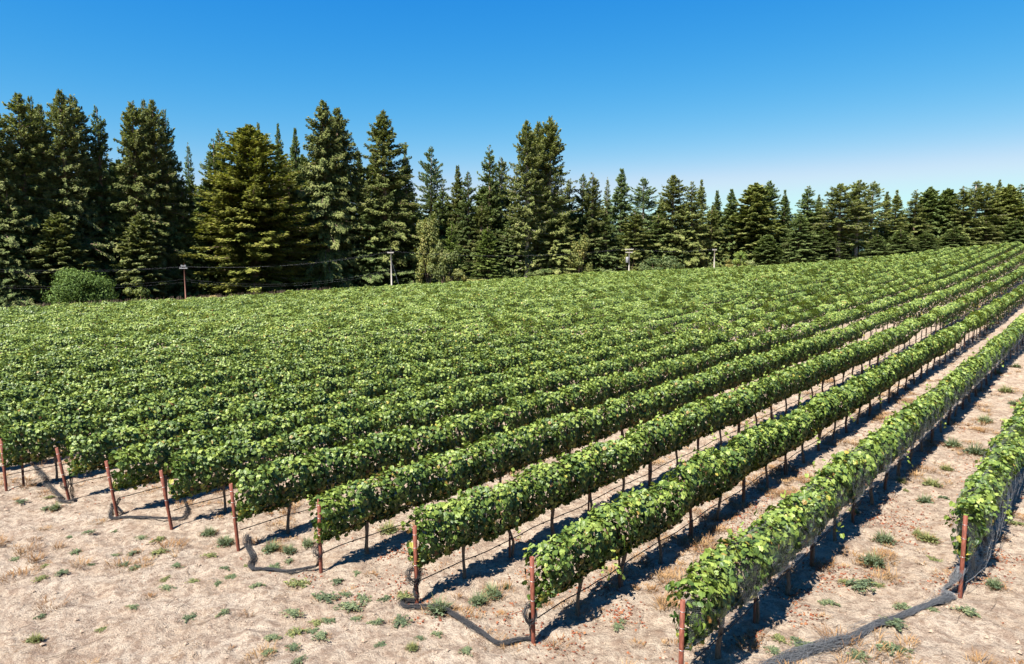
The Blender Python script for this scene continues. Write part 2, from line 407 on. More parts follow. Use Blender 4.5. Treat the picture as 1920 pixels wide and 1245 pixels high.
# all other vines: one object
mb = MB(); rg = np.random.default_rng(5)
tilt = {}
Ps, Ns, Ss, Ts = [], [], [], []
for i, (k, j, u, v) in enumerate(vines):
    if i in near_ids: continue
    inf, px, py = in_frame(u, v, 1.2, 300)
    if not inf: continue
    D = dist[i]
    n, s = (820, .125) if D < 42 else (520, .145) if D < 65 else (320, .175) if D < 100 else (190, .22)
    th = rg.uniform(0, 2 * pi, n)
    if D > 50: th = rg.uniform(-.35, pi + .35, n)
    rr = np.where(rg.random(n) < .8, rg.uniform(.85, 1.12, n), rg.uniform(.3, .9, n))
    x = rg.uniform(-.84, .84, n); uu = u + x
    wob = 1 + .62 * (vnoise(uu * .8, np.full(n, v * 3.1), 4) - .5) + .34 * (vnoise(uu * 3, np.full(n, v * 5.0), 8) - .5)
    y = .345 * wob * rr * np.cos(th); z = 1.29 + (.5 + .12 * (wob - 1) / .3) * rr * np.sign(np.sin(th)) * np.abs(np.sin(th)) ** .72 * (1.08 + .35 * (wob - 1)); y = y * np.clip(.42 + .75 * (z - .7) / 1.0, .42, 1.1)
    P = np.c_[x, y, z]
    lump = vnoise(uu * 1.5, np.full(n, v * 7.7), 51) - .5
    if D > 60: z = np.where(rg.random(n) < .16, rg.uniform(.5, .95, n), z)
    P = np.c_[x, y, z]
    nr = np.c_[rg.normal(0, .35, n) + 1.6 * lump, np.cos(th) + rg.normal(0, .3, n), np.sin(th) * .95 + .18 + rg.normal(0, .26, n)]; nr /= np.linalg.norm(nr, axis=1)[:, None]
    vt = vnoise(np.array([u * .16]), np.array([v * .2]), 21)[0] - .45 + .5 * (vnoise(np.array([u * .7]), np.array([v * .4]), 22)[0] - .5)
    t = np.clip(rg.beta(2.2, 2.6, n) * .74 + .12 * vt + .24 * (z - 1.32), 0, .8)  # lighter tops, darker sides: shoot colour and row relief shade in the tint
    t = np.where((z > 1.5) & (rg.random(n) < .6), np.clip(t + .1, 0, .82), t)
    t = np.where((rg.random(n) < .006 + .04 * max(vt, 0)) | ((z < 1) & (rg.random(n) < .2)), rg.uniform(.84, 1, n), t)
    X = (u + P[:, 0]); Y = v + P[:, 1]
    wx, wy = world(X, Y); wzz = zt(X, np.full(n, v)) + P[:, 2]
    Ps.append(np.c_[wx, wy, wzz]); Ns.append(np.c_[nr[:, 0] * U2[0] + nr[:, 1] * V2[0], nr[:, 0] * U2[1] + nr[:, 1] * V2[1], nr[:, 2]])
    Ss.append(s * rg.uniform(.7, 1.3, n)); Ts.append(t)
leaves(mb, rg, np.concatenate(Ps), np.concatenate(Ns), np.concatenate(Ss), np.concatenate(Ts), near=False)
for i, (k, j, u, v) in enumerate(vines):
    if i in near_ids or not in_frame(u, v, 1, 100)[0]: continue
    if k < 2 and dist[i] > 60: continue
    x, y = world(u, v); z = float(zt(u, v)); lx, ly = rg.normal(0, .05, 2)
    mb.tube([[x, y, z - .05], [x + lx * .6, y + ly * .6, z + .4], [x + lx, y + ly, z + .9]], [.04, .03, .035], 4, 1, cap=False)
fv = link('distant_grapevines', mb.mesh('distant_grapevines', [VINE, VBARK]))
tag(fv, 'green hedge-like grapevine rows filling the field up to the forest', 'grapevines', kind='stuff')

# ------------------------------------------------------------------ posts
def end_post_proto():
    r = empty('end_post', (0, 0, 0))
    m = MB(); H = 1.62; th = np.arange(14) * 2 * pi / 14
    # hollow tube: outer wall, rim, inner wall
    prof = [(.040, -.1), (.040, .3), (.0405, .9), (.040, H), (.033, H), (.033, H - .12)]
    V = np.array([[rr * cos(t), rr * sin(t), z] for rr, z in prof for t in th]); n = 14
    F = [[a * n + q, a * n + (q + 1) % n, (a + 1) * n + (q + 1) % n, (a + 1) * n + q] for a in range(len(prof) - 1) for q in range(n)]
    m.add(V, F); m.add(np.array([[.033 * cos(t), .033 * sin(t), H - .11] for t in th]), [list(range(n))], 1)
    link('steel_tube', m.mesh('steel_tube', [RUST, DRUST], True), r)
    for z in (1.45, 1.18, .82):
        a = np.linspace(0, 2 * pi, 17); q = MB(); q.tube(np.c_[.043 * np.cos(a), .043 * np.sin(a), z + .004 * np.sin(a)], .0035, 5)
        q.tube([[.043, 0, z], [.12, 0, z - .005]], .003, 4)
        link('wire_tie', q.mesh('wire_tie', [WIRE], True), r)
    return r
ep = end_post_proto(); first = True
LEAN = {0: .02, 1: .14, 2: .12, 3: .12, 4: .07, 5: 0, 6: .02, 7: .03, 8: 0, 9: 0}
EDESC = {9: 'rusty end post of the rightmost row, grey net knotted round its foot', 8: 'rusty end post cut off by the bottom edge, beside the big netted row',
         7: 'rust red end post of the third row from right, dark net loop at mid height', 6: 'rusty end post with dark lower half and net coil, fourth row from right',
         5: 'rust red end post of the fifth row from right, end of the L-shaped net bundle', 4: 'rusty leaning end post of the sixth row from right, left of the L-shaped net bundle',
         3: 'rusty end post leaning left, fourth post from the left picture edge', 2: 'rusty leaning end post, third from left, grey net hanging at its foot',
         1: 'rusty leaning end post, second from left, net coil round its foot', 0: 'rust red end post at the far left picture edge'}
POSTW = {}
for k in range(10):
    u = ROWU[k]; v = ROWV[k]; x, y = world(u, v); z = float(zg(u, v))
    r = ep if first else dup(ep); first = False
    r.location = (x, y, z)
    r.rotation_euler = (Matrix.Rotation(pi / 2 - AZ, 4, 'Z') @ Matrix.Rotation(-LEAN[k], 4, 'Y')).to_euler()
    r.scale = (1, 1, {4: 1.03, 5: 1.06, 9: 1.05}.get(k, 1.0))
    POSTW[k] = np.array([x, y, z])
    tag(r, EDESC[k], 'post', 'rusty end posts at the row ends')
# line posts: angle-iron stakes every second vine
def line_post_proto():
    r = empty('line_post', (0, 0, 0)); m = MB()
    V = []; prof = [(-.026, -.02), (.026, -.02), (.026, -.012), (.005, -.012), (.005, .022), (-.005, .022), (-.005, -.012), (-.026, -.012)]
    for z in (-.1, 1.5): V += [[a, b_, z] for a, b_ in prof]
    n = 8; m.add(V, [[q, (q + 1) % n, n + (q + 1) % n, n + q] for q in range(n)]); m.add(V[n:], [list(range(n))])
    link('steel_stake', m.mesh('steel_stake', [DRUST]), r)
    for zc_ in (.5, .85):
        q = MB(); q.box((0, -.024, zc_), (.03, .012, .03)); link('wire_clip', q.mesh('wire_clip', [WIRE]), r)
    return r
lp = line_post_proto(); first = True; cnt = 0
cands = [(dist[i], k, j, u, v) for i, (k, j, u, v) in enumerate(vines) if k >= 0 and j % 2 == 1 and vis[i] and dist[i] < (110 if k >= 5 else 40)]
sx_, sv_ = uv_px(51, 912)
cands.append((25.0, 0, 0, sx_, ROWV[0]))
for D, k, j, u, v in sorted(cands)[:290]:
    x, y = world(u - .09, v - .0); z = float(zg(u - .09, v))
    r = lp if first else dup(lp); first = False
    r.location = (x, y, z)
    r.rotation_euler = (rng.normal(0, .015), rng.normal(0, .015), pi / 2 - AZ + rng.normal(0, .2))
    rn = rownames.get(k, f'{ordw(10 - k)} row from the right')
    if j == 0: r.scale = (1.3, 1.3, .62); lab = 'short rusty stake just right of the leftmost end post'
    else: r.scale = (1, 1, rng.uniform(.98, 1.06)); lab = f'dark rusty stake at the {ordw(j + 1)} vine, {rn}'
    tag(r, lab, 'post', 'steel stakes standing along the vine rows')

# drip hoses and trellis wires, one per row
for k in range(10):
    u0, v = ROWU[k], ROWV[k]; ul = min(u_end(v), 120 if k >= 5 else 45); uu = np.arange(u0 + .04, ul, .39)
    z = zt(uu, np.full_like(uu, v)) + .47 + .02 * np.sin((uu - u0) / 3.1 * 2 * pi) + .008 * np.sin(uu * 5.3)
    vv = v - .05 + .01 * np.sin(uu * 1.7); x, y = world(uu, vv)
    m = MB(); m.tube(np.c_[x, y, z], .0115, 5)
    for a in np.arange(u0 + .5, min(ul, 40), .78):
        i = int(np.searchsorted(uu, a)); 
        if i < len(x): m.box((x[i], y[i], z[i] - .012), (.035, .022, .03), rot=pi / 2 - AZ)
    rn = rownames.get(k, f'{ordw(10 - k)} row from the right')
    tag(link('drip_hose', m.mesh('drip_hose', [RUBBER], True)), f'black drip hose strung low under the {rn}', 'hose', 'drip hoses under the vine rows')
    m = MB()
    for hz_ in (.83, 1.2, 1.46):
        z2 = zt(uu, np.full_like(uu, v)) + hz_; x, y = world(uu, np.full_like(uu, v)); m.tube(np.c_[x, y, z2], .003, 4)
    tag(link('trellis_wire', m.mesh('trellis_wire', [WIRE], True)), f'thin steel trellis wires inside the {rn}', 'wire', 'trellis wires in the vine rows')

# ------------------------------------------------------------------ bird netting on the two right rows
def net_sheet(k, u0, u1, seed, lo_l, lo_r, close=True):
    rg = np.random.default_rng(seed); v = ROWV[k]; m = MB()
    def prof(uu, s):
        """s in 0..1 from left hem over the top to the right hem -> dv, z"""
        a = np.interp(s, [0, .12, .36, .5, .64, .88, 1], [.2, .34, .33, 0, -.33, -.37, -.16 if lo_r > .6 else -.3])
        z = np.interp(s, [0, .12, .36, .5, .64, .88, 1], [lo_l, 1.0, 1.6, 1.84, 1.6, 1.0, lo_r])
        w1 = vnoise(uu * 1.6 + seed, s * 5, seed) - .5; w2 = vnoise(uu * 5, s * 14 + seed, seed + 1) - .5
        a = a * (1 + .22 * w1) + .05 * w2; z = z + .10 * w1 + .04 * w2
        pinch = np.clip((uu - u0) / .7, 0, 1) if close else 1.0
        z = z * (.8 + .2 * pinch) + 0 * s; a = a * (.25 + .75 * pinch)
        return a, z
    def pt(uu, s):
        a, z = prof(uu, s); x, y = world(uu, v + a); return np.stack([x, y, zt(uu, np.full_like(uu, v)) + z], -1)
    segs = [(u0, min(u1, u0 + 14), .045, .0006), (u0 + 14, min(u1, u0 + 40), .09, .0011), (u0 + 40, u1, .2, .0034)]
    for a0, a1, cell, th in segs:
        if a1 <= a0: continue
        us = np.arange(a0, a1, cell); ns = int(3.0 / cell); ss = np.linspace(0, 1, ns)
        # diamond mesh: two families of diagonal threads
        UU, SS = np.meshgrid(us, ss, indexing='ij')
        P = pt(UU, SS)
        for A, B in ((P[:-1, :-1], P[1:, 1:]), (P[1:, :-1], P[:-1, 1:])):
            A = A.reshape(-1, 3); B = B.reshape(-1, 3)
            w_ = np.array([0, 0, th * 1.0]); w2 = np.array([V2[0], V2[1], 0]) * th * .8
            o = (w_ + w2) * .7
            m.polys(np.stack([A - o, B - o, B + o, A + o], 1))
    # hems
    us = np.arange(u0, u1, .3)
    for s_, rr in ((0.0, .003), (1.0, .004)):
        P = pt(us, np.full_like(us, s_)); m.tube(P, rr, 5)
    return m.mesh('bird_net', [NET])
nb = tag(link('bird_net', net_sheet(8, ROWU[8] + .05, 120, 1, 1.0, .98)), 'fine grey bird net draped over the big second row from the right', 'net', 'bird nets draped over vine rows')
nb = tag(link('bird_net', net_sheet(9, ROWU[9] - .02, 120, 2, .9, .42)), 'fine grey bird net draped over the rightmost row, hanging low', 'net', 'bird nets draped over vine rows')

def net_bundle(path, rad, n, seed, name, label, group, material, fray=1.0):
    rg = np.random.default_rng(seed); P = np.asarray(path, float)
    seg = np.r_[0, np.cumsum(np.linalg.norm(np.diff(P, axis=0), axis=1))]; L = seg[-1]; m = MB()
    npt = max(8, int(L / .06)); t = np.linspace(0, L, npt)
    c = np.stack([np.interp(t, seg, P[:, i]) for i in range(3)], -1)
    for _ in range(3): c[1:-1] = (c[:-2] + 2 * c[1:-1] + c[2:]) / 4
    T = np.gradient(c, axis=0); T /= np.linalg.norm(T, axis=1)[:, None]; A = np.cross(T, [0, 0, 1.0]); A /= np.linalg.norm(A, axis=1)[:, None] + 1e-6; Bn = np.cross(A, T)
    rv = np.interp(t / L, np.linspace(0, 1, len(rad)), rad)
    for q in range(n):
        ph = rg.uniform(0, 6.28); tw = rg.uniform(-5, 5); rr = rv * np.sqrt(rg.uniform(.02, 1.1)) * (1 + .35 * np.sin(t * rg.uniform(2, 9) + ph))
        a = ph + tw * t / 1.2 + .6 * np.sin(t * 3 + ph)
        loose = 1 + (fray * rg.exponential(.35) * np.clip(np.sin(t * rg.uniform(.6, 1.5) + ph), 0, 1))
        Q = c + A * (rr * np.cos(a) * loose)[:, None] + Bn * (np.abs(rr * np.sin(a)))[:, None] * .9
        m.tube(Q, .0026, 3, cap=False)
    return tag(link(name, m.mesh(name, [material])), label, 'net', group)
def gp(*pts):
    out = []
    for q in pts:
        if len(q) == 2: a = ground_px(q[0], q[1]); a[2] = float(zg(a[:2] @ U2, a[:2] @ V2)) + .045
        else:
            k, h, du, dv = q; a = POSTW[k] + np.array([du * U2[0] + dv * V2[0], du * U2[1] + dv * V2[1], h])
        out.append(a)
    return out
G = 'rolled bird nets lying between end posts'
net_bundle(gp((60, 868), (75, 890), (92, 912), (108, 930), (118, 936), (108, 940), (118, 944), (138, 944), (136, 934), (1, .3, .08, 0), (1, .75, .1, .02)), [.03, .05, .1, .12, .07, .06, .06, .05, .04], 36, 1, 'net_bundle', 'thin grey net roll slanting down to the second post from left', G, NETD)
net_bundle(gp((2, .5, .1, 0), (2, .25, -.04, -.02), (212, 950), (206, 968), (212, 974), (240, 975), (275, 975), (318, 978), (345, 975), (352, 960), (345, 940)), [.06, .06, .05, .04, .04, .045, .05, .03, .03], 40, 2, 'net_bundle', 'dark net roll on the sand between third and fourth posts from left', G, NETD)
net_bundle(gp((462, 1008), (464, 1030), (476, 1050), (468, 1066), (475, 1072), (500, 1073), (540, 1075), (575, 1072), (596, 1066), (5, .2, .02, .07), (5, .62, .0, .06), (5, .8, .05, .06)), [.07, .08, .06, .06, .045, .04, .045, .05, .04, .03], 55, 3, 'net_bundle', 'dark L-shaped net roll lying left of the fifth post from right', G, NETD)
net_bundle(gp((6, .7, .1, .03), (6, .45, .04, -.03), (6, .25, -.03, .03), (6, .06, .0, -.05), (762, 1128), (750, 1133), (756, 1144), (790, 1142), (830, 1150), (862, 1166), (900, 1192), (935, 1209), (975, 1205), (1000, 1200), (7, .2, .0, .06), (7, .55, 0, .05)), [.06, .06, .05, .05, .06, .05, .05, .055, .04, .045, .04, .04], 60, 4, 'net_bundle', 'long dark net roll snaking from the coil post to the next post right', G, NETD)
net_bundle(gp((9, .62, .06, .05), (9, .5, 0, .06), (9, .3, -.12, .12), (1773, 1112), (1778, 1120), (1785, 1122), (1740, 1138), (1690, 1155), (1640, 1178), (1600, 1198), (1540, 1217), (1480, 1235), (1420, 1262)), [.05, .08, .07, .05, .05, .055, .06, .08, .11, .10, .10, .12], 130, 5, 'net_bundle', 'broad grey net roll crossing the sand at bottom right', G, NET, fray=2.2)
# small coils round posts
def coil(k, h, r, n, seed, label, material=NETD):
    rg = np.random.default_rng(seed); m = MB(); a = np.linspace(0, 2 * pi, 30)
    for q in range(n):
        rr = r * rg.uniform(.8, 1.1); e = rg.uniform(.5, .9); off = rg.normal(0, .02, 3); tl = rg.uniform(-.3, .3)
        Q = np.c_[rr * np.cos(a) * .9 - r * .6, rr * .35 * np.sin(a + tl), rr * e * 1.3 * np.sin(a) + .03 * np.sin(3 * a + q)] + off
        Q = Q[:, :1] * np.array([U2[0], U2[1], 0]) + Q[:, 1:2] * np.array([V2[0], V2[1], 0]) + Q[:, 2:] * np.array([0, 0, 1.0])
        m.tube(Q + POSTW[k] + [0, 0, h], .004, 4, cap=False)
    tag(link('net_coil', m.mesh('net_coil', [material])), label, 'net', 'net coils hanging on end posts')
coil(7, .58, .16, 22, 1, 'dark net loop hanging on the end post of the third row from right')
coil(6, .62, .15, 22, 2, 'dark net loop hanging on the end post of the fourth row from right')
coil(5, .5, .1, 12, 3, 'small dark net loop on the end post of the fifth row from right')
coil(1, .5, .11, 12, 4, 'small dark net loop on the second post from left')

# ------------------------------------------------------------------ weeds
WEED = leaf_mat('weed_leaf', [(0, (.05, .068, .042)), (.5, (.095, .12, .07)), (.85, (.16, .175, .09)), (1, (.22, .16, .08))], rough=.75, spec=.15, transl=.2, objcol=True)
DRY = leaf_mat('dry_grass', [(0, (.13, .065, .03)), (.5, (.22, .125, .055)), (1, (.30, .20, .10))], rough=.85, spec=.1, transl=.2, tcol=(1, 1, 1))
FALLEN = leaf_mat('fallen_leaf', [(0, (.08, .026, .016)), (.5, (.19, .058, .03)), (1, (.24, .12, .055))], rough=.8, spec=.15, transl=.15, tcol=(1, 1, 1))
def blades(mb, rg, cx, cy, cz, n, spread, hmin, hmax, wdt, out=.8, tint=(.2, 1), mat=0):
    a = rg.uniform(0, 2 * pi, n); r0 = spread * np.sqrt(rg.random(n)); x = cx + r0 * np.cos(a); y = cy + r0 * np.sin(a)
    h = rg.uniform(hmin, hmax, n); a2 = a + rg.normal(0, .7, n); o = h * out * rg.uniform(.4, 1.2, n)
    bx = np.stack([x, y, np.broadcast_to(cz, (n,)) + 0 * x], -1); tip = bx + np.stack([o * np.cos(a2), o * np.sin(a2), h], -1)
    mid = (bx * .5 + tip * .5) + np.stack([0 * h, 0 * h, h * .18], -1)
    s = np.stack([-np.sin(a2), np.cos(a2), 0 * a2], -1) * (wdt * rg.uniform(.6, 1.3, n))[:, None]
    t = rg.uniform(*tint, n)
    mb.polys(np.stack([bx - s * .4, bx + s * .4, mid + s, mid - s], 1), mat, t); mb.polys(np.stack([mid - s, mid + s, tip], 1), mat, t)
def mat_weed(seed, R0):
    """low spreading mat of small oval leaves on prostrate stems"""
    rg = np.random.default_rng(seed); m = MB(); ns = 22
    for q in range(ns):
        a = rg.uniform(0, 6.28); L = R0 * rg.uniform(.35, 1.05); n = int(10 + L * 55); s = rg.uniform(.05, 1, n)
        w_ = np.linspace(0, 1, 5); m.tube(np.c_[np.cos(a + .3 * w_) * L * w_, np.sin(a + .3 * w_) * L * w_, .012 + .04 * np.sin(w_ * 3)], .004, 3, cap=False, tint=.9)
        P = np.c_[np.cos(a + .3 * s) * L * s, np.sin(a + .3 * s) * L * s, .02 + .045 * np.sin(s * 3) + rg.uniform(0, .04, n)] + rg.normal(0, .012, (n, 3))
        nn = rg.normal(0, .45, (n, 3)) + [0, 0, 1]; nn /= np.linalg.norm(nn, axis=1)[:, None]
        d = rg.normal(0, 1, (n, 3)); d -= (d * nn).sum(1)[:, None] * nn; d /= np.linalg.norm(d, axis=1)[:, None]; r = np.cross(nn, d); sz = rg.uniform(.016, .034, n)
        pts = np.array([[0, -.9], [.45, 0], [0, .9], [-.45, 0]])
        m.polys(P[:, None] + sz[:, None, None] * (r[:, None] * pts[None, :, :1] + d[:, None] * pts[None, :, 1:]), 0, rg.uniform(0, .85, n))
    blades(m, rg, 0, 0, 0, 120, R0 * .8, .015, .06, .004, 1.4, (0, .8), 1)
    return m.mesh('low_weed', [WEED, DRY])
def tuft_weed(seed, h, pale):
    rg = np.random.default_rng(seed); m = MB()
    blades(m, rg, 0, 0, 0, 150, .09, .05, h * .6, .008, 1.1, (.1, .8)); blades(m, rg, 0, 0, 0, 60, .07, h * .4, h, .004, .45, (.5, 1) if pale else (.3, .9))
    for q in range(60):
        pass
    n = 160; a = rg.uniform(0, 6.28, n); rr = rg.uniform(.02, .2, n); P = np.c_[rr * np.cos(a), rr * np.sin(a), rg.uniform(.01, .13, n) * (1 - rr * 2.5) + .02]
    nn = rg.normal(0, .6, (n, 3)) + [0, 0, 1]; nn /= np.linalg.norm(nn, axis=1)[:, None]
    leaves(m, rg, P, nn, rg.uniform(.03, .06, n), rg.uniform(0, .7, n), near=False)
    blades(m, rg, 0, 0, 0, 160, .24, .02, .12, .004, 1.3, (0, 1), 1)
    return m.mesh('leafy_weed', [WEED, DRY])
mats_low = [mat_weed(i, .22) for i in range(5)]; mats_tuft = [tuft_weed(20 + i, .32, i % 2) for i in range(4)]
LOW = """28,1047,.8 85,1062,.7 116,1079,.9 77,1091,.8 142,1037,1 132,1009,.7 91,938,1 40,944,1 85,959,1.1 166,1004,.9 215,996,.7 264,1008,.9 296,1016,1.1 298,1037,1.2 250,1039,.8 217,1042,.7
233,1058,1 253,1066,.9 333,1062,.9 310,1087,.8 314,1105,1 363,1091,.8 408,1094,.9 432,1082,.7 391,1042,1.1 422,1068,.8 247,1142,.8 355,1158,.9 418,1154,.9 483,1103,.9 513,1202,.8
505,1229,.7 505,1034,.9 557,1099,1.5 607,1127,1.5 658,1139,1.6 547,1155,1.3 632,1094,1 669,1079,.8 678,1122,1.1 646,1118,.8 755,1120,1.2 721,1124,.9 749,1168,1.2 704,1172,.9 669,1161,.8 592,1168,.9
615,1168,.8 555,1189,1.1 604,1202,1 512,1202,.8 549,1219,.8 587,1185,.8 714,1213,.8 876,1228,.8 787,1196,.6 516,1064,1 542,1056,.9 434,1082,.9 1555,1127,1.1 1613,1099,1.8 1585,1093,.9 1644,1100,1
1751,1047,1.1 1693,1137,1.2 1809,1152,1.3 1678,1175,1.4 1676,1215,1.5 1608,1232,1.1 1465,1205,1 1503,1210,1.3 1450,1222,.9 1907,981,1.1 1771,931,.9 1749,1145,.7 1698,921,.7 460,1060,.6 170,1060,.6 560,1245,.9 820,1192,.7 1158,1180,.7 1164,1165,.5 190,1180,.6 75,1155,.6"""
TUF = """422,1018,1.1 391,1000,1 822,1150,1.3 923,1118,1.3 897,1133,1.1 508,1035,1.2 542,1038,1 577,1021,1.1 729,1000,1.3 1658,1017,1.4 1636,1057,1.5 1734,939,1.2 1741,1016,1.2 1864,1104,1 1786,836,1.5 1829,851,1.9
1847,791,1.5 1887,735,1.6 1749,911,1.3 1720,1005,.9 773,1222,.6 1690,905,.8 1870,700,1.3 1900,760,1.2 1805,745,1.2 65,1204,.8 104,958,1 720,870,1 1775,880,1 1600,960,.8 1905,690,1.3 950,1100,.6 1890,660,1.2 470,905,.8 930,965,.8"""
cntp = {}
def near_post(px, py):
    best = min(POST_PX, key=lambda k: hypot(POST_PX[k][0] - px, (POST_PX[k][1] - py)))
    return best
PN = {9: 'the rightmost end post', 8: 'the end post at the bottom edge', 7: 'the third end post from the right', 6: 'the end post with the net coil', 5: 'the fifth end post from the right',
      4: 'the sixth end post from the right', 3: 'the fourth end post from the left', 2: 'the third end post from the left', 1: 'the second end post from the left', 0: 'the leftmost end post'}
allw = [(tuple(map(float, q.split(','))), 0) for q in LOW.split()] + [(tuple(map(float, q.split(','))), 1) for q in TUF.split()]
bypost = {}
for (px, py, s), ty in allw: bypost.setdefault((near_post(px, py), ty), []).append((hypot(POST_PX[near_post(px, py)][0] - px, POST_PX[near_post(px, py)][1] - py), px, py, s))
for (k, ty), lst in bypost.items():
    for n_, (d_, px, py, s) in enumerate(sorted(lst)):
        a = ground_px(px, py); uu, vv = a[:2] @ U2, a[:2] @ V2
        o = link('leafy_weed' if ty else 'low_weed', (mats_tuft if ty else mats_low)[rng.integers(4 if ty else 5)], loc=(a[0], a[1], float(zg(uu, vv)) - .005))
        o.rotation_euler = (0, 0, rng.uniform(0, 6.28)); o.scale = (s, s * rng.uniform(.6, 1), s * (.8 if ty else .55))
        o.color = (*([(1.2, 1.2, 1.1), (1, 1.05, .95), (1.4, 1.25, .85), (.85, .9, .85)][rng.integers(4)]), 1)
        side = 'left of' if px < POST_PX[k][0] else 'right of'
        lab = (f'upright green weed, {ordw(n_ + 1)} nearest tuft to {PN[k]}' if ty else f'flat grey-green weed, {ordw(n_ + 1)} nearest mat to {PN[k]}')
        tag(o, lab, 'weed', 'upright weed tufts on the sand' if ty else 'low weeds spread on the sand')
# dry grass, fallen leaves, twigs: uncountable
rg = np.random.default_rng(77); m = MB()
for q in range(8200):
    if q < 7000: u, v = rg.uniform(-1, 40), rg.uniform(-4, 30)
    else: u = rg.uniform(3, 75); v = rg.uniform(-1, 8)
    dens = vnoise(np.array([u * .55]), np.array([v * .55]), 31)[0]
    if rg.random() > np.clip((dens - .40) * 2.6, .05, 1): continue
    inf, px, py = in_frame(u, v, 0, 80)
    if not inf or hypot(u, v) > 80: continue
    x, y = world(u, v); z = float(zg(u, v)); 
    sp = rg.uniform(.04, .24) if rg.random() < .8 else rg.uniform(.2, .4); nn = int(700 * sp * rg.uniform(.4, 1))
    t0 = rg.uniform(0, .6); blades(m, rg, x, y, z, nn, sp, .02, .08 + .1 * (rg.random() < .2), .0055, 1.5, (t0, t0 + .4))
tag(link('dry_grass', m.mesh('dry_grass', [DRY])), 'straw-coloured dry grass wisps scattered on the sandy soil', 'dry grass', kind='stuff')
m = MB(); P = []
for k in range(0, 10):
    v = ROWV[k]; n = 5200 if k >= 5 else 1200
    u = ROWU[k] + rg.exponential(16, n) + rg.normal(0, .8, n); off = rg.normal(-.25, .55, n) if k < 9 else rg.normal(0, .5, n)
    cl = vnoise(u * 1.3, (v + off) * 1.7, 41)
    keep = (cl > .64) & (u > ROWU[k] - 1) & (u < 70); u = u[keep]; vv = v + off[keep]
    P.append(np.c_[u, vv])
for (px, py, r0, n) in [(1165, 1150, .28, 90), (700, 1095, .5, 60), (990, 1195, .4, 60), (950, 1150, .4, 60), (1690, 980, .8, 220), (1860, 1060, .5, 100), (1840, 880, 1.0, 200), (780, 1082, .4, 60), (1560, 1080, .5, 60), (1700, 1000, .5, 60), (1640, 1078, .25, 40), (1390, 1020, .5, 80)]:
    a, b_ = uv_px(px, py); P.append(np.c_[a + rg.normal(0, r0, n), b_ + rg.normal(0, r0 * .5, n)])
P = np.concatenate(P); x, y = world(P[:, 0], P[:, 1]); z = zg(P[:, 0], P[:, 1]) + rg.uniform(.008, .03, len(P))
nn = rg.normal(0, .35, (len(P), 3)) + [0, 0, 1]; nn /= np.linalg.norm(nn, axis=1)[:, None]
leaves(m, rg, np.c_[x, y, z], nn, rg.uniform(.03, .065, len(P)), rg.random(len(P)), near=False)
tag(link('fallen_leaves', m.mesh('fallen_leaves', [FALLEN])), 'red-brown fallen vine leaves scattered along the rows', 'fallen leaves', kind='stuff')
m = MB()
for q in range(2600):
    u, v = rg.uniform(0, 40), rg.uniform(-3, 28); x, y = world(u, v); z = float(zg(u, v)); a = rg.uniform(0, pi); L = rg.uniform(.02, .1) if rg.random() < .8 else rg.uniform(.1, .4)
    s = np.linspace(-1, 1, 5); m.tube(np.c_[x + L * s * cos(a) + rg.normal(0, .015, 5), y + L * s * sin(a) + rg.normal(0, .015, 5), np.full(5, z + .015) + rg.uniform(0, .03, 5)], .004, 4, tint=rg.random())
for q in range(9000):
    u, v = rg.uniform(0, 32), rg.uniform(-3, 28); x, y = world(u, v); z = float(zg(u, v)); s = rg.uniform(.008, .03) if rg.random() < .9 else rg.uniform(.03, .06) 
    V = np.array([[1, 0, 0], [0, 1, 0], [-1, 0, 0], [0, -1, 0], [0, 0, .8], [0, 0, -.8]]) * s * rg.uniform(.6, 1.3, (6, 3)) + [x, y, z + s * .3]
    m.add(V, [[0, 1, 4], [1, 2, 4], [2, 3, 4], [3, 0, 4], [1, 0, 5], [2, 1, 5], [3, 2, 5], [0, 3, 5]], 1)
STONE, _, _ = mat('clods', (.24, .18, .135), .95, .1)
tag(link('twigs_and_clods', m.mesh('twigs_and_clods', [VBARK, STONE])), 'small twigs and soil clods littering the sand', 'litter', kind='stuff')

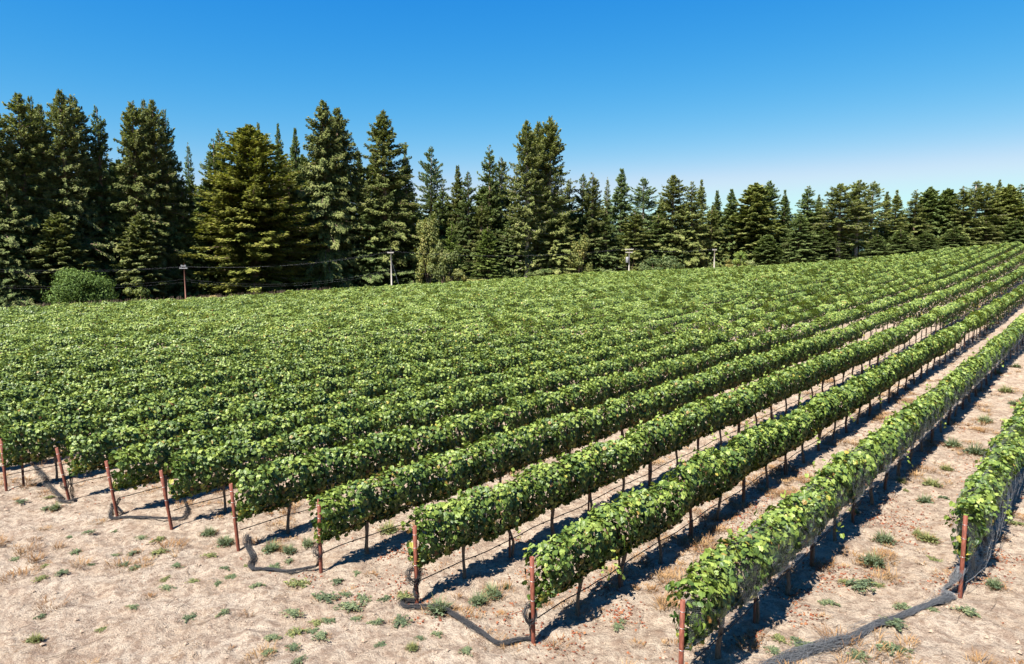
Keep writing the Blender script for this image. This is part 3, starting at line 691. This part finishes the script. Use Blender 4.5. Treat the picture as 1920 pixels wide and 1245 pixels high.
# ------------------------------------------------------------------ forest
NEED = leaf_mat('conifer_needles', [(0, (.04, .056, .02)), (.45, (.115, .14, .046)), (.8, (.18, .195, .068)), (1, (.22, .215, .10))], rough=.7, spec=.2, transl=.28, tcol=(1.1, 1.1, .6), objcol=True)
BROAD = leaf_mat('broad_leaves', [(0, (.05, .075, .02)), (.5, (.12, .15, .045)), (1, (.26, .25, .10))], rough=.6, spec=.25, transl=.25, objcol=True)
BARKP = bark('pale_bark', (.22, .18, .15), (.44, .38, .33), 5)
def conifer(seed, H=40., Rm=6.0, base=.04, nbr=300, droop=.25, shape='cone', dens=1.0, weep=0.0, spray=.35, bare=0.0, trunkmat=None, leader=1, upturn=.3):
    rg = np.random.default_rng(seed)
    tr, cr = MB(), MB()
    leads = [(0, 0, 1.0)] + [(rg.uniform(-.25, .25) * Rm, rg.uniform(-.25, .25) * Rm, rg.uniform(.9, .99)) for _ in range(leader - 1)]
    bend = rg.normal(0, .12, 2)
    for lx, ly, lh in leads:
        s = np.linspace(0, 1, 12)
        tr.tube(np.c_[lx * s ** .5 + bend[0] * np.sin(s * 5), ly * s ** .5 + bend[1] * np.sin(s * 4), H * lh * s - .5 * (s == 0)], H * .0135 * (1 - s) ** .8 + .05, 8, cap=False)
    P_, D_, N_, S_, W_, T_ = [], [], [], [], [], []
    for i in range(nbr):
        lx, ly, lh = leads[i % len(leads)]
        t = base + (1 - base) * (1 - (1 - rg.random()) ** .72 if shape == 'cone' else rg.random() ** .85)   # height fraction
        t = min(t, .995)
        h = t * H * lh; tt = (t - base) / (1 - base)
        if shape == 'cone': prof = (1 - tt) ** .80 * min(1, .55 + tt * 3)
        elif shape == 'column': prof = min(1, (1 - tt) ** .72 * 1.3) * min(1, .6 + tt * 2)
        elif shape == 'spire': prof = (1 - tt) ** 1.05
        else: prof = (1 - tt ** 1.5) ** .8 * min(1, .6 + tt * 1.0)
        prof *= min(1, (1 - tt) / .10) ** .5
        lump = .72 + .56 * vnoise(np.array([h * .33]), np.array([i % 7 * 3.3]), seed)[0]
        L = Rm * prof * rg.uniform(.5, 1.22) * lump * (1 if len(leads) == 1 else .85) + .35
        if bare and tt < bare and rg.random() < .75: L *= .35
        az = rg.uniform(0, 2 * pi)
        e0 = np.interp(tt, [0, .5, 1], [-.12, .12, .85]) + rg.normal(0, .16)
        dr = droop * (1 - tt) * rg.uniform(.6, 1.4)
        s = np.linspace(0, 1, 6)
        px_ = lx * t ** .5 + cos(az) * L * s; py_ = ly * t ** .5 + sin(az) * L * s
        zz = h + L * (e0 * s - dr * 1.6 * s ** 2 + upturn * dr * 1.3 * s ** 4)
        if L > 1.2: tr.tube(np.c_[px_, py_, zz], np.linspace(.035 + L * .012, .015, 6), 4, cap=False)
        n = max(6, int((9 + L * 25) * dens)); q = rg.uniform(.12, 1.04, n) ** .8
        side = rg.choice([-1, 1], n); fan = .36 * L * (1.03 - q) * rg.random(n) + .05
        lat = np.array([-sin(az), cos(az)])
        bx = lx * t ** .5 + cos(az) * L * q + lat[0] * side * fan; by = ly * t ** .5 + sin(az) * L * q + lat[1] * side * fan
        bz = h + L * (e0 * q - dr * 1.6 * q ** 2 + upturn * dr * 1.3 * q ** 4) - .12 * fan + rg.normal(0, .19, n)
        d = np.stack([cos(az) + lat[0] * side * rg.uniform(.2, 1.3, n), sin(az) + lat[1] * side * rg.uniform(.2, 1.3, n), e0 - 2 * dr * q + rg.normal(0, .18, n) - weep * rg.uniform(.3, 1.6, n)], -1)
        d /= np.linalg.norm(d, axis=1)[:, None]
        nn = np.stack([.85 * cos(az) + rg.normal(0, .35, n), .85 * sin(az) + rg.normal(0, .35, n), np.full(n, .85)], -1)
        P_.append(np.stack([bx, by, bz], -1)); D_.append(d); N_.append(nn)
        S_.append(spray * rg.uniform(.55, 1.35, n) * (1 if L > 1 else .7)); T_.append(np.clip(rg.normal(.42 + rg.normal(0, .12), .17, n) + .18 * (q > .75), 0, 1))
    P, D, Nn, S, T = map(np.concatenate, (P_, D_, N_, S_, T_))
    r = np.cross(Nn, D); r /= np.linalg.norm(r, axis=1)[:, None] + 1e-9; up = np.cross(D, r)
    w_ = S * rg.uniform(.24, .42, len(S))
    Q = np.stack([P - D * S[:, None] * .5, P + r * w_[:, None] - up * w_[:, None] * .3, P + D * S[:, None] * .75 - up * S[:, None] * .12, P - r * w_[:, None] - up * w_[:, None] * .3], 1)
    cr.polys(Q, 0, T)
    # a second, hanging layer gives the sprays depth
    Q2 = np.stack([P - D * S[:, None] * .4, P + D * S[:, None] * .6, P + D * S[:, None] * .3 - up * (S * .5)[:, None], P - D * S[:, None] * .2 - up * (S * .42)[:, None]], 1)
    cr.polys(Q2[::2], 0, np.clip(T - .08, 0, 1)[::2])
    root = empty('conifer_tree', (0, 0, 0))
    link('trunk', tr.mesh('trunk', [trunkmat or CBARK], True), root); link('crown', cr.mesh('crown', [NEED]), root)
    root['_H'] = H; root['_R'] = Rm
    return root
KINDS = {
    # crown kinds
    'redA': dict(seed=1, shape='column', Rm=6.2, nbr=430, droop=.22, base=.02, dens=1.0, weep=.25),
    'redB': dict(seed=2, shape='column', Rm=5.6, nbr=400, droop=.16, base=.03, dens=1.0, weep=.1),
    'redC': dict(seed=3, shape='cone', Rm=6.5, nbr=420, droop=.22, base=.03, weep=.2),
    'spire': dict(seed=4, shape='cone', Rm=6.0, nbr=380, droop=.12, base=.05, upturn=.9),
    'spireB': dict(seed=5, shape='spire', Rm=6.5, nbr=380, droop=.2, base=.05),
    'weep': dict(seed=6, shape='column', Rm=6.0, nbr=460, droop=.55, base=.02, weep=.9, dens=1.1, upturn=.5),
    'pair': dict(seed=21, shape='round', Rm=6.4, nbr=430, droop=.30, base=.10, bare=.2, trunkmat=BARKP, upturn=1.1),
    'golden': dict(seed=7, shape='round', Rm=7.5, nbr=820, droop=.2, base=.02, dens=.95, upturn=.9),
    'sparse': dict(seed=8, shape='column', Rm=6.2, nbr=210, droop=.2, base=.08, dens=.95, bare=.35, trunkmat=BARKP, upturn=1.0),
    'open': dict(seed=9, shape='column', Rm=6.5, nbr=300, droop=.28, base=.22, dens=.95, bare=.3, trunkmat=BARKP, upturn=.8),
    'thin': dict(seed=10, shape='spire', Rm=6.5, nbr=190, droop=.15, base=.1, dens=.8, upturn=1.0),
    'blob': dict(seed=11, shape='round', Rm=7.0, nbr=480, droop=.1, base=.05, dens=1.0, upturn=.4, spray=.7),
}
PROTO = {}; KCOUNT = {}
def conifer_at(kind, px, ytop, hw, Rh, tint, label, cat='tree', group='conifers of the forest edge'):
    """px,ytop: tree top in the photo; hw: half width in photo px; Rh: distance"""
    KCOUNT[kind] = KCOUNT.get(kind, -1) + 1
    base_kind = kind; nv = {'redA': 4, 'redB': 3, 'redC': 4, 'spireB': 3, 'weep': 2, 'spire': 2, 'blob': 2, 'open': 2, 'pair': 3, 'sparse': 2}.get(kind, 1)
    kind = f'{kind}{KCOUNT[kind] % nv}'
    first = kind not in PROTO
    if first: PROTO[kind] = conifer(**{**KINDS[base_kind], 'seed': KINDS[base_kind]['seed'] + 31 * (KCOUNT[base_kind] % nv)})
    top = at_dist(px, ytop, Rh); base = wz(top[0], top[1]); H = top[2] - base
    r = PROTO[kind] if first else dup(PROTO[kind])
    depth = top[1]; RR = hw * depth / F_PX
    r.location = (top[0], top[1], base); r.rotation_euler = (0, 0, rng.uniform(0, 6.28))
    s = RR / KINDS[base_kind]['Rm'] * 1.3; r.scale = (s, s, H / 40.)
    for ch in r.children:
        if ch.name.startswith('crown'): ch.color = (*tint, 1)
    tag(r, label, cat, group)
    return r
def RD(px): return float(np.interp(px, [-60, 0, 350, 700, 1000, 1200, 1500, 1700, 1920, 2000], [146, 148, 152, 158, 172, 188, 205, 220, 238, 240]))
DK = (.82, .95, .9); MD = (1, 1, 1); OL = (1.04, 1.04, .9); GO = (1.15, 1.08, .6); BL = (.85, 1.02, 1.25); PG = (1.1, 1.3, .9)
T = [  # kind, px, ytop, half width, extra distance, tint, label
 ('redA', 33, 178, 52, 0, OL, 'tall dense redwood, first high top from the left picture edge'),
 ('redB', 56, 184, 32, 5, OL, 'slim redwood top wedged just right of the leftmost high top'),
 ('redB', 74, 198, 30, 2, MD, 'slim redwood, lowest of the three close tops at far left'),
 ('redA', 112, 172, 46, 0, MD, 'tallest dark redwood above the round shrub, left of its twin'),
 ('redB', 136, 181, 40, 3, MD, 'tall redwood, right twin of the pair above the round shrub'),
 ('redC', 180, 200, 42, 2, DK, 'lone narrow dark redwood between the left pair and the four-topped clump'),
 ('redA', 247, 192, 42, 0, OL, 'leftmost redwood of the four-topped clump'),
 ('redB', 269, 190, 34, 4, MD, 'second redwood of the four-topped clump'),
 ('redB', 285, 189, 38, 1, MD, 'third redwood of the four-topped clump'),
 ('redC', 308, 205, 38, 3, DK, 'rightmost redwood of the four-topped clump'),
 ('thin', 352, 268, 26, 30, BL, 'small bluish spruce-like tree far behind, right of the four-topped clump'),
 ('spire', 411, 243, 38, 12, DK, 'dark green spire left of the golden tree'),
 ('spire', 399, 262, 42, 6, DK, 'lower dark spire leaning over the left side of the golden tree'),
 ('golden', 467, 236, 92, -4, GO, 'broad golden-green conifer, widest and yellowest of the forest edge'),
 ('spireB', 484, 233, 30, 14, MD, 'pointed top poking up behind the golden conifer'),
 ('spireB', 521, 234, 28, 24, BL, 'bluish spire behind the right shoulder of the golden tree'),
 ('spireB', 553, 242, 32, 20, DK, 'dark spire left of the big drooping redwood'),
 ('redC', 540, 300, 48, 4, OL, 'shadowed olive conifer between golden tree and big drooping redwood'),
 ('weep', 605, 190, 46, 0, OL, 'big redwood with long drooping boughs, left stem'),
 ('weep', 632, 204, 48, 4, OL, 'big redwood with drooping boughs, right stem'),
 ('redA', 718, 210, 50, 2, OL, 'tall symmetrical redwood behind the white wooden pole'),
 ('spireB', 760, 278, 36, 6, DK, 'dark conifer on the right flank of the tall symmetrical redwood'),
 ('sparse', 808, 276, 30, 26, BL, 'thin see-through bluish tree rising behind the pale broadleaf'),
 ('spireB', 858, 312, 36, 10, OL, 'mid-height conifer left of the small twin top'),
 ('spire', 878, 322, 30, 4, DK, 'small dark conifer top right beside the mid-height one'),
 ('spire', 918, 273, 34, 12, DK, 'dark pointed conifer left of the great paired redwoods'),
 ('sparse', 940, 297, 26, 16, MD, 'bare-trunked conifer touching the great paired redwoods'),
 ('pair', 988, 228, 38, -2, OL, 'great redwood of the middle, left one of the pair, trunk showing'),
 ('pair', 1032, 222, 42, 0, OL, 'great redwood of the middle, right one of the pair'),
 ('pair', 1010, 230, 30, 3, OL, 'slim middle top between the great paired redwoods'),
 ('redC', 1068, 336, 34, 8, MD, 'low shoulder conifer on the right of the great pair'),
 ('spire', 1093, 326, 30, 4, DK, 'dark conifer, left of two close tops right of the great pair'),
 ('spire', 1111, 324, 36, 2, MD, 'dense green cone, right of two close tops right of the great pair'),
 ('thin', 1139, 333, 20, 14, MD, 'thin bare-topped conifer right of the dense green cone'),
 ('spireB', 1166, 317, 42, 8, BL, 'broad pointed bluish conifer above the transformer pole'),
 ('sparse', 1207, 334, 34, 10, BL, 'airy see-through conifer with rounded top, right of transformer pole'),
 ('redC', 1190, 395, 44, 0, OL, 'olive wide conifer behind the transformer pole'),
 ('redA', 1263, 330, 38, 2, OL, 'dense column redwood left of the small white pole'),
 ('redC', 1298, 340, 34, 0, OL, 'redwood with drooping boughs directly behind the small white pole'),
 ('spireB', 1316, 338, 28, 8, MD, 'narrow conifer top just right of the small white pole redwood'),
 ('spireB', 1345, 358, 28, 12, DK, 'small conifer in the dip right of the small white pole'),
 ('spireB', 1372, 355, 34, 6, DK, 'dark narrow conifer left of the two rounded tops'),
 ('blob', 1417, 344, 42, 2, OL, 'rounded dense conifer, left of two rounded tops'),
 ('redB', 1443, 340, 28, 6, DK, 'rounded dark conifer, right of two rounded tops'),
 ('spireB', 1472, 357, 26, 6, DK, 'narrow spire in the sky gap right of the rounded tops'),
 ('redC', 1516, 349, 36, 2, DK, 'dark double-shouldered conifer before the row of bare trunks'),
 ('spireB', 1536, 366, 24, 8, MD, 'low narrow conifer left of the pale bare trunk'),
 ('open', 1577, 345, 40, -3, OL, 'flat-topped conifer with long pale bare trunk'),
 ('open', 1612, 338, 30, -1, OL, 'conifer with reddish bare trunk, between two open crowned trees'),
 ('sparse', 1638, 341, 32, 2, OL, 'open whorled conifer with splayed lower boughs'),
 ('spireB', 1664, 360, 26, 8, MD, 'narrow conifer right of the splayed open conifer'),
 ('spireB', 1682, 357, 28, 3, OL, 'slender twin-topped conifer, second right of the splayed one'),
 ('redC', 1718, 356, 32, 4, OL, 'olive conifer with wispy drooping crown on the right slope'),
 ('blob', 1745, 352, 30, 8, DK, 'dark round-topped conifer on the right slope'),
 ('blob', 1779, 354, 28, 6, DK, 'clumpy dark conifer left of the brownish right-hand grove'),
 ('redC', 1808, 349, 32, 0, OL, 'first conifer of the brownish right-hand grove'),
 ('sparse', 1832, 340, 36, 2, OL, 'tallest olive conifer of the right-hand grove'),
 ('redB', 1853, 344, 34, 5, OL, 'brownish conifer in the middle of the right-hand grove'),
 ('spireB', 1875, 338, 26, 12, MD, 'thin spire poking out of the right-hand grove'),
 ('blob', 1893, 347, 30, 4, OL, 'rounded olive conifer near the right picture edge'),
 ('redC', 1915, 345, 32, 6, DK, 'dark conifer cut by the right picture edge'),
 ('redC', 1945, 345, 32, 2, DK, 'dark conifer just outside the right picture edge'),
 ('redA', -15, 205, 50, -2, MD, 'dense redwood cut by the left picture edge'),
 # lower, nearer trees along the foot of the forest
 ('blob', 110, 400, 46, -6, MD, 'shorter bushy redwood above the round shrub'),
 ('redC', 12, 350, 44, -4, DK, 'dark lower redwood in deep shade at the left picture edge'),
 ('blob', 262, 400, 36, -6, MD, 'bushy lighter green redwood base under the four-topped clump'),
 ('redC', 340, 330, 40, 2, DK, 'shaded dark conifer behind the brown utility pole'),
 ('redC', 690, 360, 44, 0, DK, 'shaded conifer left behind the white wooden pole'),
 ('redC', 775, 370, 40, -2, DK, 'dark low conifer left of the pale broadleaf tree'),
 ('spire', 847, 415, 22, -4, PG, 'young bright conifer between pale broadleaf and twin bright ones'),
 ('redC', 830, 350, 34, 12, DK, 'dark conifer mass behind the young bright conifer'),
 ('spire', 915, 425, 32, -6, PG, 'young bright green bushy conifer with spreading base'),
 ('redC', 903, 380, 34, 2, OL, 'olive mid conifer behind the young bright bushy one'),
 ('redC', 960, 400, 34, 2, DK, 'dark conifer filling the gap left of the great pair'),
 ('weep', 1050, 400, 36, -4, OL, 'low hanging conifer skirt at the foot of the great pair'),
 ('redC', 1135, 400, 36, 0, DK, 'dark conifer skirt right of the dense green cone'),
 ('redC', 1235, 400, 36, 2, DK, 'dark conifer skirt left of the column redwood'),
 ('blob', 1440, 440, 22, -8, DK, 'small dark bush-like conifer at field edge below the rounded tops'),
 ('redC', 1500, 400, 34, -4, DK, 'dark low conifer below the double-shouldered one'),
 ('redC', 1545, 430, 36, -5, DK, 'dark wide conifer skirt left of the pale bare trunk'),
 ('redC', 1646, 440, 26, -10, DK, 'small bluish-dark fir at field edge right of the reddish trunk'),
 ('redC', 1690, 430, 30, -6, DK, 'dark low fir, second right of the reddish trunk'),
 ('redC', 1735, 435, 32, -6, DK, 'dark low fir on the right slope, middle of three'),
 ('redC', 1790, 425, 32, -6, DK, 'dark low fir on the right slope, rightmost of three'),
 ('redC', 1850, 415, 34, -4, MD, 'low fir below the right-hand grove'),
 ('redC', 1905, 410, 34, -4, DK, 'low fir at the right picture edge below the grove'),
 ('spireB', 1400, 385, 30, 10, DK, 'dim conifer behind the left rounded top'),
 ('spireB', 1240, 372, 30, 14, DK, 'dim conifer in the dip left of the column redwood'),
 ('redC', 1335, 385, 30, 4, OL, 'olive conifer behind the white pole wires'),
]
for kind, px, yt, hw, ex, tint, label in T:
    conifer_at(kind, px, yt, hw, RD(px) + ex, tuple(np.array(tint) * rng.uniform(.92, 1.12) * np.interp(px, [900, 1300], [1, 1.25])), label)  # crowns lighten towards the right, distance haze put into the tint
# second row behind, filling the gaps
bx_ = np.arange(-50, 1990, 34); n_ = 0
for q, px in enumerate(bx_):
    sky_y = float(np.interp(px, [-50, 80, 160, 330, 360, 470, 600, 730, 830, 900, 1000, 1080, 1200, 1400, 1600, 1800, 1920], [250, 250, 262, 262, 320, 285, 268, 290, 360, 345, 315, 368, 372, 385, 378, 375, 372]))
    n_ += 1
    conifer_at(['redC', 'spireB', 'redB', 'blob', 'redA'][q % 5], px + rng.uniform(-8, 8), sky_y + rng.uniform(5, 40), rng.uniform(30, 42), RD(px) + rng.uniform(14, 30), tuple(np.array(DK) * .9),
               f'dark conifer of the second rank, {ordw(n_)} from the left behind the forest edge', group='second rank conifers')

def bush(name, px, ybase, yc, hw, hh, Rh, tint, label, seed, n=2600, leaf=.28, lobes=14, stem=True, material=None, cat='shrub', kmax=.92):
    rg = np.random.default_rng(seed); c = at_dist(px, yc, Rh); depth = c[1]; rx = hw * depth / F_PX; rz = hh * depth / F_PX; base = wz(c[0], c[1])
    zc = max(min(c[2] - base, rz * 1.05), rz * .7); root = empty(name, (c[0], c[1], base)); m = MB(); n1 = n // lobes
    for q in range(lobes):
        a = rg.uniform(0, 6.28); el = rg.uniform(-1.0, 1.4); k = rg.uniform(.3, kmax)
        cc = np.array([rx * k * cos(a) * cos(el), rx * k * sin(a) * cos(el), zc + rz * k * 1.15 * sin(el)]); lr = rx * rg.uniform(.22, .46); lz = rz * rg.uniform(.2, .4)
        d = rg.normal(0, 1, (n1, 3)); d /= np.linalg.norm(d, axis=1)[:, None]; rr = rg.uniform(.55, 1.08, n1)[:, None]
        P = cc + d * rr * np.array([lr, lr, lz]); P[:, 2] = np.maximum(P[:, 2], .1)
        nn = d + rg.normal(0, .45, (n1, 3)) + [0, 0, .3]; nn /= np.linalg.norm(nn, axis=1)[:, None]
        leaves(m, rg, P, nn, leaf * rg.uniform(.6, 1.4, n1), np.clip(rg.normal(.45 + rg.normal(0, .15), .2, n1), 0, 1), near=False)
    f = link('foliage', m.mesh('foliage', [material or BROAD]), root); f.color = (*tint, 1)
    t = MB()
    for q in range(5):
        a = rg.uniform(0, 6.28); t.tube([[.2 * cos(a), .2 * sin(a), -.3], [rx * .2 * cos(a), rx * .2 * sin(a), zc * .5], [rx * .45 * cos(a), rx * .45 * sin(a), zc + rz * .3]], [.1, .07, .03], 6)
    link('stem', t.mesh('stem', [CBARK], True), root)
    tag(root, label, cat, None)
    return root
bush('round_shrub', 151, 577, 548, 66, 44, 124, (.62, .85, .5), 'big round bright green shrub at the far field edge, left', 1, 15000, .22, 70, material=NEED, kmax=.8)
bush('broadleaf_tree', 803, 520, 468, 30, 66, 154, (1.1, 1.0, .85), 'pale yellow-green broadleaf tree, tallest pale tree right of the white pole', 2, 4200, .34, 18, cat='tree')
bush('broadleaf_tree', 833, 520, 492, 34, 40, 150, (.8, .78, .7), 'grey-olive broadleaf tree in front of the pale one', 3, 3600, .32, 14, cat='tree')
bush('dry_shrub', 852, 523, 510, 22, 18, 144, (1.2, 1.0, .85), 'pale tan shrub at the field edge under the grey-olive tree', 4, 1500, .26, 9)
bush('dry_shrub', 895, 522, 514, 24, 9, 144, (1.35, 1.15, .95), 'low wide tan-green shrub left of the young bright conifer trunk', 5, 1300, .25, 9)
bush('broadleaf_tree', 1085, 505, 482, 28, 42, 168, (1.05, .95, .75), 'pale broadleaf tree at the right foot of the great redwood pair', 6, 3200, .34, 12, cat='tree')
bush('broadleaf_tree', 1180, 500, 482, 22, 30, 182, (.95, .88, .6), 'yellowish small tree wrapped round the transformer pole foot', 7, 1500, .34, 9, cat='tree')
bush('grey_shrub', 1228, 505, 494, 44, 20, 174, (.55, .66, .66), 'wide grey-green shrub right of the transformer pole', 8, 2600, .32, 12)
bush('yellow_shrub', 1387, 500, 478, 20, 20, 184, (1.0, 1.12, .65), 'yellow-green rounded shrub right of the small white pole', 9, 1700, .32, 9)
bush('brown_shrub', 1368, 500, 488, 16, 13, 180, (1.25, .95, .75), 'brownish turning shrub left of the yellow-green one', 10, 1000, .3, 8)
bush('grey_shrub', 1408, 500, 490, 20, 10, 180, (.95, 1.0, 1.05), 'low grey shrub right of the yellow-green one', 11, 1000, .3, 8)
bush('grey_shrub', 1010, 515, 500, 26, 14, 160, (.8, .9, .8), 'grey-green shrub at the foot of the great redwoods', 12, 1500, .3, 9)
bush('dry_shrub', 395, 560, 549, 30, 8, 133, (1.6, 1.2, 1.3), 'leafless pinkish-grey brush right of the brown utility pole', 13, 1000, .22, 9)
bush('broadleaf_tree', 262, 560, 538, 28, 28, 142, (.75, .8, .6), 'small lit olive tree between round shrub and brown pole', 14, 1800, .32, 10, cat='tree')
bush('dry_shrub', 67, 575, 566, 8, 8, 126, (2.6, 1.6, 1.2), 'tiny orange-tan shrub standing in for a sunlit pale patch, far left', 15, 300, .2, 5)  # stand-in for a pale patch, its sunlight put into the bright tint
# shaded understory along the foot of the forest
rg = np.random.default_rng(99); m = MB(); P = []
for px in np.arange(-60, 1990, 5):
    for q in range(26):
        Rh = RD(px) + rg.uniform(-5, 12); c = at_dist(px + rg.uniform(-4, 4), 500, Rh); base = wz(c[0], c[1]); P.append([c[0], c[1], base + rg.gamma(1.6, 1.5)])
P = np.array(P); nn = rg.normal(0, .6, (len(P), 3)) + [0, -.4, .6]; nn /= np.linalg.norm(nn, axis=1)[:, None]
leaves(m, rg, P, nn, rg.uniform(.4, 1.1, len(P)), rg.uniform(0, .6, len(P)), near=False)
o = tag(link('understory', m.mesh('understory', [NEED])), 'shaded undergrowth filling the foot of the forest', 'undergrowth', kind='stuff'); o.color = (.8, .9, .8, 1)
# dark fringe of dead brush along the far field edge, left
m = MB()
for q in range(2600):
    u = rg.uniform(14, 62); v = 93.5 + rg.normal(0, .5); x, y = world(u, v); z = float(zt(u, v)); h = rg.uniform(.6, 2.1)
    m.tube([[x, y, z], [x + rg.normal(0, .25), y + rg.normal(0, .25), z + h]], [.025, .01], 3, cap=False)
tag(link('dead_brush', m.mesh('dead_brush', [VBARK])), 'dark dead brush fringe along the left field edge', 'brush', kind='stuff')

# ------------------------------------------------------------------ utility poles and lines
def pole(px, ytop, Rh, wmat, arms, label, transformer=False, rad=.15):
    t = at_dist(px, ytop, Rh); base = wz(t[0], t[1]); H = t[2] - base; r = empty('utility_pole', (t[0], t[1], base))
    m = MB(); m.tube([[0, 0, -.5], [0, 0, H * .5], [0, 0, H]], [rad * 1.15, rad, rad * .8], 10); link('pole_shaft', m.mesh('pole_shaft', [wmat], True), r)
    ang = R_(-22); tips = []
    for (dz, L) in arms:
        q = MB(); q.box((0, -.16, H - dz), (L, .12, .14), rot=0)
        a = link('crossarm', q.mesh('crossarm', [PORC if wmat is POLER else POLEW]), r); a.rotation_euler = (0, 0, ang)
        for xx in (-L / 2 + .1, -L / 4, L / 4, L / 2 - .1):
            i = MB(); i.tube([[xx, -.16, H - dz + .05], [xx, -.16, H - dz + .14], [xx, -.16, H - dz + .3]], [.03, .09, .05], 8)
            link('insulator', i.mesh('insulator', [PORC], True), a)
            tips.append(np.array([t[0] + xx * cos(ang), t[1] + xx * sin(ang), base + H - dz + .3]))
    if transformer:
        q = MB(); q.tube([[-.5, -.2, H - 3.6], [-.5, -.2, H - 3.5], [-.5, -.2, H - 2.3], [-.5, -.2, H - 2.2]], [.3, .38, .38, .25], 14)
        link('transformer', q.mesh('transformer', [PORC], True), r)
        q = MB(); q.box((.1, -.25, H - 9.2), (.35, .3, .9)); link('meter_box', q.mesh('meter_box', [PORC]), r)
    if ytop < 470 and px < 800:
        q = MB(); q.tube([[.05, 0, H * .72], [1.9, .3, 0]], .018, 4); link('guy_wire', q.mesh('guy_wire', [WIRE]), r)
    tag(r, label, 'utility pole', 'utility poles along the forest road')
    return r, tips, np.array([t[0], t[1], base]), H
p1, t1, b1, H1 = pole(345, 493, 137, POLER, [(.95, 1.9), (.55, 1.2)], 'reddish-brown utility pole with white crossarm, leftmost pole', rad=.105)
p2, t2, b2, H2 = pole(733, 464, 142, POLEW, [(1.05, 1.5)], 'pale wooden utility pole with one crossarm, tallest against dark trees', rad=.14)
p3, t3, b3, H3 = pole(1180, 465, 176, POLEW, [(.35, 2.2), (1.1, 1.8)], 'utility pole with two crossarms and a grey transformer', True)
p4, t4, b4, H4 = pole(1340, 466, 186, POLEW, [(.35, 1.1)], 'plain pale utility pole with short crossarm, rightmost pole')
def wire(A, B, sag, label, r=.022):
    s = np.linspace(0, 1, 24)[:, None]; P = A * (1 - s) + B * s; P[:, 2] -= 4 * sag * (s * (1 - s))[:, 0]
    m = MB(); m.tube(P, r, 4); return P, m
def line(name, pairs, label):
    m = MB()
    for A, B, sag in pairs:
        s = np.linspace(0, 1, 26)[:, None]; P = A * (1 - s) + B * s; P[:, 2] -= 4 * sag * (s * (1 - s))[:, 0]; m.tube(P, .0045, 4, cap=False)
    tag(link(name, m.mesh(name, [LINEM], True)), label, 'wires', 'overhead lines between poles')
lo = lambda b_, H, dz: np.array([b_[0], b_[1], b_[2] + H - dz])
L0 = [at_dist(-60, y, 128) for y in (503, 508, 532, 536)]
line('power_line', [(L0[0], t1[0], .5), (L0[1], t1[3], .5), (L0[2], lo(b1, H1, 2.9), .8), (L0[3], lo(b1, H1, 3.4), .8)], 'thin overhead wires left of the brown pole')
line('power_line', [(t1[0], t2[0], 1.2), (t1[3], t2[3], 1.2), (lo(b1, H1, 2.9), lo(b2, H2, 4.4), 1.8), (lo(b1, H1, 3.3), lo(b2, H2, 4.8), 1.8)], 'overhead wires sagging between brown pole and pale pole')
line('power_line', [(t2[0], t3[0], 1.4), (t2[3], t3[3], 1.4), (lo(b2, H2, 4.5), lo(b3, H3, 4.5), 2.4)], 'overhead wires between pale pole and transformer pole')
line('power_line', [(t3[0], t4[0], .8), (t3[3], t4[3], .8)], 'overhead wires between transformer pole and rightmost pole')
